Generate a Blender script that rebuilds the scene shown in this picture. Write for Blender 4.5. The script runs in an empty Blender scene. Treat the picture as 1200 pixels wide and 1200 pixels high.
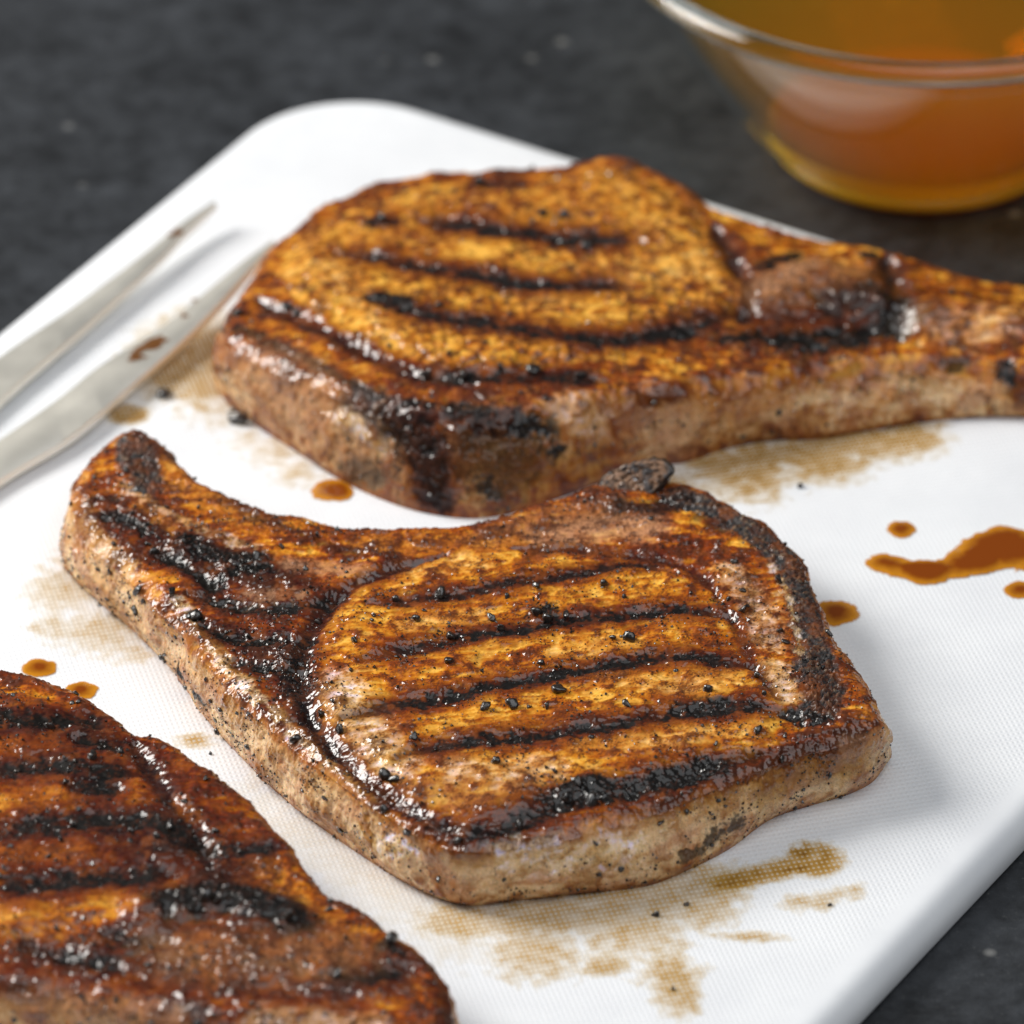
import bpy, math, random
import numpy as np
from mathutils import Vector

random.seed(7)
rng = np.random.default_rng(11)
scene = bpy.context.scene
COL = scene.collection

# ------------------------------------------------------------------ camera
TH = math.radians(33.7)          # downward pitch
FPX = 9500.0                     # focal length in pixels of a 1200 px frame
DIST = 1.80                      # metres from the lens to the board centre
BT = 0.009                       # board thickness (board top height)
CAM = np.array([0.0, -DIST * math.cos(TH), BT + DIST * math.sin(TH)])
FWD = np.array([0.0, math.cos(TH), -math.sin(TH)])
UPV = np.array([0.0, math.sin(TH), math.cos(TH)])
RGT = np.array([1.0, 0.0, 0.0])

cd = bpy.data.cameras.new("camera")
cam = bpy.data.objects.new("camera", cd)
COL.objects.link(cam)
cam.location = CAM
cam.rotation_euler = (math.pi / 2 - TH, 0, 0)
cd.sensor_width = 36.0
cd.lens = 36.0 * FPX / 1200.0
cd.clip_start = 0.05
cd.clip_end = 60.0
cd.dof.use_dof = True
cd.dof.focus_distance = 1.715
cd.dof.aperture_fstop = 12.5
cd.dof.aperture_blades = 0
scene.camera = cam

# ------------------------------------------------------------------ world
w = bpy.data.worlds.new("World")
scene.world = w
w.use_nodes = True
bg = w.node_tree.nodes["Background"]
bg.inputs[0].default_value = (0.93, 0.97, 1.0, 1)
bg.inputs[1].default_value = 0.10


# ------------------------------------------------------------------ lamps
def area(name, loc, target, sx, sy, power, col):
    l = bpy.data.lights.new(name, 'AREA')
    l.shape = 'RECTANGLE'
    l.size, l.size_y = sx, sy
    l.energy = power
    l.color = col
    o = bpy.data.objects.new(name, l)
    COL.objects.link(o)
    o.location = loc
    o.rotation_euler = (Vector(target) - Vector(loc)).to_track_quat('-Z', 'Y').to_euler()
    return o


area("key_lamp", (-1.02, 0.28, 0.88), (0, 0, 0), 0.64, 0.64, 25.8, (1.0, 0.975, 0.93))
area("overhead_fill", (0.50, -0.65, 1.60), (0, 0.05, 0), 1.9, 1.9, 20.0, (0.95, 0.975, 1.0))  # added fill from above, front right, to lighten shadows and shaded sides

scene.view_settings.view_transform = 'Standard'
scene.view_settings.look = 'None'
scene.view_settings.exposure = 0.0
scene.view_settings.gamma = 1.0
scene.render.engine = 'CYCLES'
scene.cycles.use_denoising = True
scene.cycles.max_bounces = 12
scene.cycles.volume_bounces = 5
scene.cycles.transmission_bounces = 10
scene.cycles.sample_clamp_indirect = 6.0


# ------------------------------------------------------------------ layout helpers (millimetres above the board top)
def U(px, py, z=0.0):
    """photo pixel + height (mm above board top) -> world xyz in mm (z above board top)"""
    d = FWD * FPX + RGT * (px - 600.0) + UPV * (600.0 - py)
    t = (BT + z * 0.001 - CAM[2]) / d[2]
    p = CAM + d * t
    return np.array([p[0] * 1000, p[1] * 1000, z])


def project(P):
    """points in mm -> photo pixels and depth"""
    W = P * 0.001
    W = W + np.array([0, 0, BT]) - CAM
    dep = W @ FWD
    return 600 + FPX * (W @ RGT) / dep, 600 - FPX * (W @ UPV) / dep, dep


def ss(a, b, x):
    t = np.clip((x - a) / (b - a), 0, 1)
    return t * t * (3 - 2 * t)


def mix(a, b, k):
    return a + (b - a) * k[:, None]


# ------------------------------------------------------------------ numpy noise
def _h(x, y, z):
    n = (x.astype(np.uint32) * np.uint32(374761393)) ^ (y.astype(np.uint32) * np.uint32(668265263)) ^ (z.astype(np.uint32) * np.uint32(2147483647 - 9871))
    n = (n ^ (n >> np.uint32(13))) * np.uint32(1274126177)
    n = (n ^ (n >> np.uint32(16))) * np.uint32(2246822519)
    return n ^ (n >> np.uint32(15))


def gnoise(P):
    P = P.astype(np.float32)
    i = np.floor(P).astype(np.int64)
    f = (P - i).astype(np.float32)
    u = f * f * f * (f * (f * 6 - 15) + 10)
    out = np.zeros(len(P), np.float32)
    for dx in (0, 1):
        wx = u[:, 0] if dx else 1 - u[:, 0]
        for dy in (0, 1):
            wy = u[:, 1] if dy else 1 - u[:, 1]
            for dz in (0, 1):
                wz = u[:, 2] if dz else 1 - u[:, 2]
                h = _h(i[:, 0] + dx, i[:, 1] + dy, i[:, 2] + dz)
                gx = (h & np.uint32(1023)).astype(np.float32) / 511.5 - 1
                gy = ((h >> np.uint32(10)) & np.uint32(1023)).astype(np.float32) / 511.5 - 1
                gz = ((h >> np.uint32(20)) & np.uint32(1023)).astype(np.float32) / 511.5 - 1
                out += wx * wy * wz * (gx * (f[:, 0] - dx) + gy * (f[:, 1] - dy) + gz * (f[:, 2] - dz))
    return out * 1.5


def fbm(P, size, octv=3, seed=0, gain=0.55):
    s = np.zeros(len(P), np.float32)
    a = 1.0
    q = P / size + np.array([seed * 17.3, seed * 9.1, seed * 5.7])
    for _ in range(octv):
        s += a * gnoise(q)
        q = q * 2.03 + 11.7
        a *= gain
    return s


def worley(P, size, seed=0):
    q = P[:, :2] / size
    i = np.floor(q).astype(np.int64)
    f1 = np.full(len(q), 9.0)
    f2 = np.full(len(q), 9.0)
    z = np.full(len(q), seed, np.int64)
    for dx in (-1, 0, 1):
        for dy in (-1, 0, 1):
            h = _h(i[:, 0] + dx, i[:, 1] + dy, z)
            cx = i[:, 0] + dx + (h & np.uint32(1023)) / 1023.0
            cy = i[:, 1] + dy + ((h >> np.uint32(10)) & np.uint32(1023)) / 1023.0
            d = np.hypot(q[:, 0] - cx, q[:, 1] - cy)
            m = d < f1
            f2 = np.where(m, f1, np.minimum(f2, d))
            f1 = np.where(m, d, f1)
    return f1, f2 - f1


# ------------------------------------------------------------------ curves and distances
def catmull(pts, n=8, closed=True):
    P = np.asarray(pts, float)
    N = len(P)
    out = []
    rg = range(N) if closed else range(N - 1)
    for i in rg:
        if closed:
            a, b, c, d = P[(i - 1) % N], P[i], P[(i + 1) % N], P[(i + 2) % N]
        else:
            a, b, c, d = P[max(i - 1, 0)], P[i], P[i + 1], P[min(i + 2, N - 1)]
        for k in range(n):
            t = k / n
            out.append(0.5 * ((2 * b) + (-a + c) * t + (2 * a - 5 * b + 4 * c - d) * t * t + (-a + 3 * b - 3 * c + d) * t ** 3))
    if not closed:
        out.append(P[-1])
    return np.array(out)


def seg_dist(P, L):
    """distance from points to a 3-D (or 2-D) polyline and position along it 0..1"""
    best = np.full(len(P), 1e9)
    tt = np.zeros(len(P))
    if len(L) == 1:
        return np.linalg.norm(P - L[0], axis=1), tt
    ln = np.linalg.norm(np.diff(L, axis=0), axis=1)
    cum = np.concatenate([[0], np.cumsum(ln)])
    for k in range(len(L) - 1):
        a, b = L[k], L[k + 1]
        ab = b - a
        l2 = max(ab @ ab, 1e-9)
        t = np.clip(((P - a) @ ab) / l2, 0, 1)
        d = np.linalg.norm(P - a - t[:, None] * ab, axis=1)
        m = d < best
        best[m] = d[m]
        tt[m] = (cum[k] + t[m] * ln[k]) / cum[-1]
    return best, tt


def inside(P, poly):
    x, y = P[:, 0], P[:, 1]
    c = np.zeros(len(P), bool)
    n = len(poly)
    for i in range(n):
        x1, y1 = poly[i]
        x2, y2 = poly[(i + 1) % n]
        if y1 == y2:
            continue
        m = (y1 > y) != (y2 > y)
        c ^= m & (x < (x2 - x1) * (y - y1) / (y2 - y1) + x1)
    return c


def sdf_poly(P, poly):
    d, _ = seg_dist(P, np.vstack([poly, poly[:1]]))
    return np.where(inside(P, poly), d, -d)


class Grid:
    """coarse grid of values with bilinear look-up"""
    def __init__(self, lo, hi, step):
        self.lo, self.step = lo, step
        self.nx = int((hi[0] - lo[0]) / step) + 2
        self.ny = int((hi[1] - lo[1]) / step) + 2
        X, Y = np.meshgrid(lo[0] + np.arange(self.nx) * step, lo[1] + np.arange(self.ny) * step)
        self.P = np.stack([X.ravel(), Y.ravel()], 1)

    def sample(self, v, P):
        v = v.reshape(self.ny, self.nx)
        q = (P[:, :2] - self.lo) / self.step
        q[:, 0] = np.clip(q[:, 0], 0, self.nx - 1.001)
        q[:, 1] = np.clip(q[:, 1], 0, self.ny - 1.001)
        i = np.floor(q).astype(int)
        f = q - i
        a, b = i[:, 0], i[:, 1]
        return ((v[b, a] * (1 - f[:, 0]) + v[b, a + 1] * f[:, 0]) * (1 - f[:, 1])
                + (v[b + 1, a] * (1 - f[:, 0]) + v[b + 1, a + 1] * f[:, 0]) * f[:, 1])


# ------------------------------------------------------------------ object helpers
def tag(o, label=None, cat=None, group=None, kind=None):
    if label: o['label'] = label
    if cat: o['category'] = cat
    if group: o['group'] = group
    if kind: o['kind'] = kind
    return o


def mesh_np(name, V, quads, mat, parent=None, attrs=None, smooth=True, tris=None):
    """V in mm above the board top (world) -> linked mesh object in metres"""
    me = bpy.data.meshes.new(name)
    V = np.asarray(V, np.float32) * 0.001
    V = V + np.array([0, 0, BT], np.float32)
    if parent is not None:
        V = V - np.array(parent.location, np.float32)
    faces = []
    nq = 0 if quads is None else len(quads)
    nt = 0 if tris is None else len(tris)
    me.vertices.add(len(V))
    me.vertices.foreach_set("co", V.ravel())
    loops = np.concatenate([np.asarray(quads).ravel() if nq else np.zeros(0, int), np.asarray(tris).ravel() if nt else np.zeros(0, int)]).astype(np.int32)
    me.loops.add(len(loops))
    me.loops.foreach_set("vertex_index", loops)
    me.polygons.add(nq + nt)
    st = np.concatenate([np.arange(nq) * 4, nq * 4 + np.arange(nt) * 3]).astype(np.int32)
    me.polygons.foreach_set("loop_start", st)
    me.update(calc_edges=True)
    me.polygons.foreach_set("use_smooth", np.full(nq + nt, smooth))
    for k, a in (attrs or {}).items():
        if a.ndim == 2:
            at = me.attributes.new(k, 'FLOAT_COLOR', 'POINT')
            at.data.foreach_set("color", np.hstack([a, np.ones((len(a), 1))]).astype(np.float32).ravel())
        else:
            at = me.attributes.new(k, 'FLOAT', 'POINT')
            at.data.foreach_set("value", a.astype(np.float32))
    me.materials.append(mat)
    me.validate()
    o = bpy.data.objects.new(name, me)
    COL.objects.link(o)
    if parent is not None:
        o.parent = parent
    return o


def empty(name, loc):
    o = bpy.data.objects.new(name, None)
    o.empty_display_size = 0.02
    o.location = loc
    COL.objects.link(o)
    return o


# ------------------------------------------------------------------ materials
def new_mat(name):
    m = bpy.data.materials.new(name)
    m.use_nodes = True
    nt = m.node_tree
    return m, nt, nt.nodes["Principled BSDF"], nt.nodes["Material Output"]


def N(nt, typ, **kw):
    n = nt.nodes.new(typ)
    for k, v in kw.items():
        setattr(n, k, v)
    return n


def math_node(nt, op, a, b=None, c=None):
    n = nt.nodes.new('ShaderNodeMath')
    n.operation = op
    for i, v in enumerate((a, b, c)):
        if v is None: continue
        if isinstance(v, (int, float)):
            n.inputs[i].default_value = v
        else:
            nt.links.new(v, n.inputs[i])
    return n.outputs[0]


def noise_node(nt, scale, detail=3.0, rough=0.55, coord=None):
    n = N(nt, 'ShaderNodeTexNoise')
    n.inputs['Scale'].default_value = scale
    n.inputs['Detail'].default_value = detail
    n.inputs['Roughness'].default_value = rough
    if coord is not None:
        nt.links.new(coord, n.inputs['Vector'])
    return n.outputs['Fac']


def mat_meat():
    m, nt, b, out = new_mat("grilled_meat")
    L = nt.links.new
    co = N(nt, 'ShaderNodeNewGeometry').outputs['Position']
    a = N(nt, 'ShaderNodeAttribute', attribute_name="albedo")
    gl = N(nt, 'ShaderNodeAttribute', attribute_name="gloss")
    ft = N(nt, 'ShaderNodeAttribute', attribute_name="fatty")
    fine = noise_node(nt, 1800, 3, 0.65, co)
    mm = N(nt, 'ShaderNodeMix', data_type='RGBA', blend_type='MULTIPLY')
    mm.inputs[0].default_value = 1.0
    r = N(nt, 'ShaderNodeMapRange')
    r.inputs[1].default_value = 0.3; r.inputs[2].default_value = 0.7
    r.inputs[3].default_value = 0.86; r.inputs[4].default_value = 1.10
    L(fine, r.inputs[0])
    L(a.outputs['Color'], mm.inputs[6]); L(r.outputs[0], mm.inputs[7])
    L(mm.outputs[2], b.inputs['Base Color'])
    # roughness: glossy where basted
    rr = math_node(nt, 'MULTIPLY_ADD', gl.outputs['Fac'], -0.42, 0.80)
    L(rr, b.inputs['Roughness'])
    L(math_node(nt, 'MULTIPLY', gl.outputs['Fac'], 1.15), b.inputs['Coat Weight'])
    b.inputs['Coat Roughness'].default_value = 0.06
    b.inputs['Coat IOR'].default_value = 1.52
    b.inputs['Specular IOR Level'].default_value = 0.14
    L(math_node(nt, 'MULTIPLY', ft.outputs['Fac'], 0.35), b.inputs['Subsurface Weight'])
    b.inputs['Subsurface Radius'].default_value = (1.0, 0.45, 0.2)
    b.inputs['Subsurface Scale'].default_value = 0.0022
    b1 = N(nt, 'ShaderNodeBump'); b1.inputs['Distance'].default_value = 0.00022
    b1.inputs['Strength'].default_value = 0.15
    L(noise_node(nt, 900, 4, 0.62, co), b1.inputs['Height'])
    L(b1.outputs[0], b.inputs['Normal'])
    b2 = N(nt, 'ShaderNodeBump'); b2.inputs['Distance'].default_value = 0.00042
    b2.inputs['Strength'].default_value = 0.75
    patch = N(nt, 'ShaderNodeMapRange'); patch.inputs[1].default_value = 0.42; patch.inputs[2].default_value = 0.62
    patch.inputs[3].default_value = 0.25; patch.inputs[4].default_value = 1.1
    L(noise_node(nt, 130, 3, 0.6, co), patch.inputs[0])
    L(math_node(nt, 'MULTIPLY', noise_node(nt, 330, 2, 0.4, co), patch.outputs[0]), b2.inputs['Height'])
    L(b2.outputs[0], b.inputs['Coat Normal'])
    return m


def mat_pepper():
    m, nt, b, out = new_mat("cracked_peppercorn")
    co = N(nt, 'ShaderNodeNewGeometry').outputs['Position']
    cr = N(nt, 'ShaderNodeValToRGB')
    cr.color_ramp.elements[0].color = (0.004, 0.003, 0.003, 1)
    cr.color_ramp.elements[1].color = (0.035, 0.022, 0.015, 1)
    cr.color_ramp.elements[0].position = 0.4
    cr.color_ramp.elements[1].position = 0.75
    nt.links.new(noise_node(nt, 900, 3, 0.6, co), cr.inputs[0])
    nt.links.new(cr.outputs[0], b.inputs['Base Color'])
    b.inputs['Roughness'].default_value = 0.32
    b.inputs['Coat Weight'].default_value = 0.9
    b.inputs['Coat Roughness'].default_value = 0.12
    bp = N(nt, 'ShaderNodeBump'); bp.inputs['Distance'].default_value = 0.0003
    bp.inputs['Strength'].default_value = 0.7
    nt.links.new(noise_node(nt, 1500, 2, 0.5, co), bp.inputs['Height'])
    nt.links.new(bp.outputs[0], b.inputs['Normal'])
    return m


WEAVE_ANG = math.radians(15)
WEAVE_K = 2 * math.pi / 0.00112


def weave(nt, co):
    """woven dimple relief moulded into the plastic board: 0..1"""
    mp = N(nt, 'ShaderNodeMapping')
    mp.inputs['Rotation'].default_value = (0, 0, -WEAVE_ANG)
    nt.links.new(co, mp.inputs['Vector'])
    sp = N(nt, 'ShaderNodeSeparateXYZ')
    nt.links.new(mp.outputs[0], sp.inputs[0])
    sx = math_node(nt, 'SINE', math_node(nt, 'MULTIPLY', sp.outputs[0], WEAVE_K))
    sy = math_node(nt, 'SINE', math_node(nt, 'MULTIPLY', sp.outputs[1], WEAVE_K * 0.76))
    px_ = math_node(nt, 'MULTIPLY_ADD', sx, 0.5, 0.5)
    py_ = math_node(nt, 'MULTIPLY_ADD', sy, 0.5, 0.5)
    return math_node(nt, 'MULTIPLY', px_, py_), sx, sy


def mat_board():
    m, nt, b, out = new_mat("white_polyethylene")
    co = N(nt, 'ShaderNodeNewGeometry').outputs['Position']
    wv, sx, sy = weave(nt, co)
    cr = N(nt, 'ShaderNodeValToRGB')
    cr.color_ramp.elements[0].color = (0.725, 0.74, 0.77, 1)
    cr.color_ramp.elements[1].color = (0.785, 0.80, 0.825, 1)
    cr.color_ramp.elements[0].position = 0.35
    cr.color_ramp.elements[1].position = 0.65
    nt.links.new(noise_node(nt, 35, 4, 0.6, co), cr.inputs[0])
    nt.links.new(cr.outputs[0], b.inputs['Base Color'])
    b.inputs['Roughness'].default_value = 0.48
    b.inputs['Specular IOR Level'].default_value = 0.35
    b.inputs['Subsurface Weight'].default_value = 0.25
    b.inputs['Subsurface Radius'].default_value = (1, 1, 1)
    b.inputs['Subsurface Scale'].default_value = 0.002
    bp = N(nt, 'ShaderNodeBump')
    bp.inputs['Distance'].default_value = 0.00014
    bp.inputs['Strength'].default_value = 0.8
    # relief only on the flat face, the rounded edge is smooth
    flat = N(nt, 'ShaderNodeAttribute', attribute_name="flat")
    add = math_node(nt, 'ADD', wv, math_node(nt, 'MULTIPLY', noise_node(nt, 1400, 2, 0.5, co), 0.35))
    nt.links.new(math_node(nt, 'MULTIPLY', add, flat.outputs['Fac']), bp.inputs['Height'])
    nt.links.new(bp.outputs[0], b.inputs['Normal'])
    return m


def mat_stain():
    m, nt, b, out = new_mat("dried_meat_juice")
    L = nt.links.new
    co = N(nt, 'ShaderNodeNewGeometry').outputs['Position']
    wv, sx, sy = weave(nt, co)
    a = N(nt, 'ShaderNodeAttribute', attribute_name="film")
    cr = N(nt, 'ShaderNodeValToRGB')
    e = cr.color_ramp.elements
    e[0].position = 0.0; e[0].color = (0.76, 0.56, 0.22, 1)
    e[1].position = 1.0; e[1].color = (0.15, 0.055, 0.006, 1)
    k = e.new(0.5); k.color = (0.55, 0.31, 0.05, 1)
    amt = math_node(nt, 'MULTIPLY', a.outputs['Fac'], math_node(nt, 'MULTIPLY_ADD', wv, -0.75, 1.05))
    L(amt, cr.inputs[0])
    L(cr.outputs[0], b.inputs['Base Color'])
    b.inputs['Roughness'].default_value = 0.16
    al = math_node(nt, 'MULTIPLY', amt, 1.25)
    n = N(nt, 'ShaderNodeClamp'); L(al, n.inputs[0])
    n.inputs[2].default_value = 0.93
    L(n.outputs[0], b.inputs['Alpha'])
    return m


def mat_sauce(name, thin, thick):
    m, nt, b, out = new_mat(name)
    L = nt.links.new
    a = N(nt, 'ShaderNodeAttribute', attribute_name="film")
    cr = N(nt, 'ShaderNodeValToRGB')
    cr.color_ramp.elements[0].color = thin
    cr.color_ramp.elements[1].color = thick
    cr.color_ramp.elements[0].position = 0.05
    cr.color_ramp.elements[1].position = 0.9
    L(a.outputs['Fac'], cr.inputs[0])
    L(cr.outputs[0], b.inputs['Base Color'])
    b.inputs['Roughness'].default_value = 0.12
    b.inputs['Specular IOR Level'].default_value = 0.4
    al = N(nt, 'ShaderNodeMapRange'); al.inputs[1].default_value = 0.0; al.inputs[2].default_value = 0.25
    al.inputs[3].default_value = 0.45; al.inputs[4].default_value = 1.0
    L(a.outputs['Fac'], al.inputs[0]); L(al.outputs[0], b.inputs['Alpha'])
    return m


def mat_counter():
    m, nt, b, out = new_mat("dark_stone")
    L = nt.links.new
    co = N(nt, 'ShaderNodeNewGeometry').outputs['Position']
    cr = N(nt, 'ShaderNodeValToRGB')
    e = cr.color_ramp.elements
    e[0].position = 0.40; e[0].color = (0.011, 0.012, 0.0138, 1)
    e[1].position = 0.62; e[1].color = (0.046, 0.050, 0.057, 1)
    L(math_node(nt, 'MULTIPLY_ADD', noise_node(nt, 130, 7, 0.72, co), 0.55, math_node(nt, 'MULTIPLY', noise_node(nt, 26, 4, 0.6, co), 0.45)), cr.inputs[0])
    # scattered pale mineral specks
    v = N(nt, 'ShaderNodeTexVoronoi'); v.inputs['Scale'].default_value = 70
    L(co, v.inputs['Vector'])
    sp = N(nt, 'ShaderNodeMapRange'); sp.inputs[1].default_value = 0.13; sp.inputs[2].default_value = 0.05
    sp.inputs[3].default_value = 0.0; sp.inputs[4].default_value = 1.0
    L(v.outputs['Distance'], sp.inputs[0])
    pick = math_node(nt, 'GREATER_THAN', v.outputs['Color'], 0.45)
    fac = math_node(nt, 'MULTIPLY', math_node(nt, 'MULTIPLY', sp.outputs[0], pick), 0.75)
    # fine scratches and grain
    gr = N(nt, 'ShaderNodeMapRange'); gr.inputs[1].default_value = 0.60; gr.inputs[2].default_value = 0.78
    L(noise_node(nt, 900, 3, 0.7, co), gr.inputs[0])
    fac2 = math_node(nt, 'MULTIPLY', gr.outputs[0], 0.35)
    mx = N(nt, 'ShaderNodeMix', data_type='RGBA')
    L(math_node(nt, 'MAXIMUM', fac, fac2), mx.inputs[0])
    L(cr.outputs[0], mx.inputs[6]); mx.inputs[7].default_value = (0.20, 0.20, 0.195, 1)
    L(mx.outputs[2], b.inputs['Base Color'])
    b.inputs['Roughness'].default_value = 0.42
    bp = N(nt, 'ShaderNodeBump'); bp.inputs['Distance'].default_value = 0.0004
    bp.inputs['Strength'].default_value = 0.7
    L(noise_node(nt, 420, 5, 0.65, co), bp.inputs['Height'])
    L(bp.outputs[0], b.inputs['Normal'])
    return m


def mat_steel():
    m, nt, b, out = new_mat("brushed_steel")
    L = nt.links.new
    co = N(nt, 'ShaderNodeNewGeometry').outputs['Position']
    b.inputs['Metallic'].default_value = 1.0
    b.inputs['Base Color'].default_value = (0.93, 0.90, 0.82, 1)
    r = N(nt, 'ShaderNodeMapRange'); r.inputs[3].default_value = 0.44; r.inputs[4].default_value = 0.60
    L(noise_node(nt, 90, 5, 0.6, co), r.inputs[0])
    L(r.outputs[0], b.inputs['Roughness'])
    return m


def thin_shell(nt, out, ior, tint):
    lw = N(nt, 'ShaderNodeLayerWeight'); lw.inputs['Blend'].default_value = 0.5
    f0 = ((ior - 1) / (ior + 1)) ** 2
    frs = math_node(nt, 'MULTIPLY_ADD', math_node(nt, 'POWER', lw.outputs['Facing'], 5.0), 1 - f0, f0)
    tr = N(nt, 'ShaderNodeBsdfTransparent'); tr.inputs[0].default_value = tint
    gl = N(nt, 'ShaderNodeBsdfAnisotropic'); gl.inputs['Roughness'].default_value = 0.02
    gl.inputs['Color'].default_value = (1, 1, 1, 1)
    mx = N(nt, 'ShaderNodeMixShader')
    nt.links.new(frs, mx.inputs[0]); nt.links.new(tr.outputs[0], mx.inputs[1]); nt.links.new(gl.outputs[0], mx.inputs[2])
    nt.links.new(mx.outputs[0], out.inputs['Surface'])


def mat_glass():
    m, nt, b, out = new_mat("clear_glass")
    thin_shell(nt, out, 1.38, (0.955, 0.97, 0.965, 1))
    return m


def mat_thick_glass():
    m, nt, b, out = new_mat("thick_glass")
    b.inputs['Base Color'].default_value = (0.97, 0.985, 0.97, 1)
    b.inputs['Roughness'].default_value = 0.02
    b.inputs['Transmission Weight'].default_value = 1.0
    b.inputs['IOR'].default_value = 1.5
    return m


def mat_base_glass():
    # thick moulded foot; glow of light gathered by the sauce is painted into its colour
    m, nt, b, out = new_mat("painted_glow_glass")
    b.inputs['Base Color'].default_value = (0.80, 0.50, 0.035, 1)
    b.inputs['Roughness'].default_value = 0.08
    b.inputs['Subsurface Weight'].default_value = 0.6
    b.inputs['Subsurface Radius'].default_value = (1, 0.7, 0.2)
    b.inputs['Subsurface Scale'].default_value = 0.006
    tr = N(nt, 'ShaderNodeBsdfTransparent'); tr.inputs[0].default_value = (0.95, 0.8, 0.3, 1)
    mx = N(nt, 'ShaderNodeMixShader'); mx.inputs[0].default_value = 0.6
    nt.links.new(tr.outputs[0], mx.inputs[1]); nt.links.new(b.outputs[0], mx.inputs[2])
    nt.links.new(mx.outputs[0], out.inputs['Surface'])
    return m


def mat_broth():
    m, nt, b, out = new_mat("amber_sauce")
    L = nt.links.new
    thin_shell(nt, out, 1.33, (1, 1, 1, 1))
    va = N(nt, 'ShaderNodeVolumeAbsorption'); va.inputs['Color'].default_value = (0.960, 0.83, 0.0, 1)
    va.inputs['Density'].default_value = 110.0
    vs = N(nt, 'ShaderNodeVolumeScatter'); vs.inputs['Color'].default_value = (1, 0.8, 0.12, 1)
    vs.inputs['Density'].default_value = 7.5
    ad = N(nt, 'ShaderNodeAddShader')
    L(va.outputs[0], ad.inputs[0]); L(vs.outputs[0], ad.inputs[1])
    L(ad.outputs[0], out.inputs['Volume'])
    return m


M_MEAT = mat_meat()
M_PEP = mat_pepper()
M_BOARD = mat_board()
M_STAIN = mat_stain()
M_SAUCE = mat_sauce("glossy_sauce", (0.60, 0.25, 0.014, 1), (0.20, 0.042, 0.0015, 1))
M_COUNTER = mat_counter()
M_STEEL = mat_steel()
M_GLASS = mat_glass()
M_BROTH = mat_broth()
M_THICK = mat_thick_glass()
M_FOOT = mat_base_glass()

# ------------------------------------------------------------------ countertop
def build_counter():
    n = 40
    xs = np.linspace(-2500, 2500, n)
    X, Y = np.meshgrid(xs, xs)
    V = np.stack([X.ravel(), Y.ravel(), np.full(n * n, -BT * 1000)], 1)
    q = []
    for j in range(n - 1):
        for i in range(n - 1):
            q.append((j * n + i, j * n + i + 1, (j + 1) * n + i + 1, (j + 1) * n + i))
    o = mesh_np("countertop", V, q, M_COUNTER)
    tag(o, kind='structure')


build_counter()

# ------------------------------------------------------------------ cutting board
P_A = U(600, 155)[:2]
P_B = U(1172, 335)[:2]
BU = (P_B - P_A) / np.linalg.norm(P_B - P_A)       # along the back edge
BV = np.array([BU[1], -BU[0]])                     # towards the viewer, down-left
CORNER = U(367, 81)[:2]
_r1 = U(1006, 1200, -8)[:2]; _r2 = U(1200, 1001, -8)[:2]
BW = float(np.mean([(_r1 - CORNER) @ BU, (_r2 - CORNER) @ BU]))
BL = 460.0
print("board width", BW, "angle of left edge", (U(0, 375)[:2] - U(200, 215)[:2]) / np.linalg.norm(U(0, 375)[:2] - U(200, 215)[:2]), BV)


def build_board():
    R = 31.0
    ring = []
    for (cx, cy, a0) in ((R, R, 180), (BW - R, R, 270), (BW - R, BL - R, 0), (R, BL - R, 90)):
        for k in range(17):
            a = math.radians(a0 + 90 * k / 16)
            ring.append((cx + R * math.cos(a), cy + R * math.sin(a)))
    ring = np.array(ring)
    cen = np.array([BW / 2, BL / 2])
    nrm = []
    n = len(ring)
    for i in range(n):
        t = ring[(i + 1) % n] - ring[i - 1]
        nrm.append((t[1], -t[0]) / np.linalg.norm(t))
    nrm = np.array(nrm)
    er = 5.6
    rows = []
    T = BT * 1000
    prof = [(16, 0, 1), (11, 0, 1), (9, 0, 0.6), (6.8, 0, 0.0)]
    for k in range(9):
        a = math.pi / 2 * k / 8
        prof.append((er - er * math.sin(a), -(er - er * math.cos(a)), 0.0))
    for k in range(1, 9):
        a = math.pi / 2 * k / 8
        prof.append((1.8 - 1.8 * math.cos(a), -(T - 1.8) - 1.8 * math.sin(a), 0.0))
    V, fl = [], []
    for (ins, z, f) in prof:
        for p, nn in zip(ring, nrm):
            q = p - nn * ins
            wq = CORNER + BU * q[0] + BV * q[1]
            V.append((wq[0], wq[1], z)); fl.append(f)
    q = []
    for r in range(len(prof) - 1):
        for i in range(n):
            a, b = r * n + i, r * n + (i + 1) % n
            q.append((a, b, b + n, a + n))
    c0 = len(V)
    wq = CORNER + BU * cen[0] + BV * cen[1]
    V.append((wq[0], wq[1], 0)); fl.append(1)
    V.append((wq[0], wq[1], -T)); fl.append(0)
    tr = [(c0, (i + 1) % n, i) for i in range(n)]
    last = (len(prof) - 1) * n
    tr += [(c0 + 1, last + i, last + (i + 1) % n) for i in range(n)]
    # orient
    o = mesh_np("cutting_board", V, q, M_BOARD, attrs={"flat": np.array(fl, float)}, tris=tr)
    import bmesh
    bm = bmesh.new(); bm.from_mesh(o.data)
    bmesh.ops.recalc_face_normals(bm, faces=bm.faces)
    bm.to_mesh(o.data); bm.free()
    tag(o, "white plastic cutting board with rounded corners and a woven surface, lying on the dark countertop", "cutting board")


build_board()

# ------------------------------------------------------------------ pepper lumps
PEP_MESH = []


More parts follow.
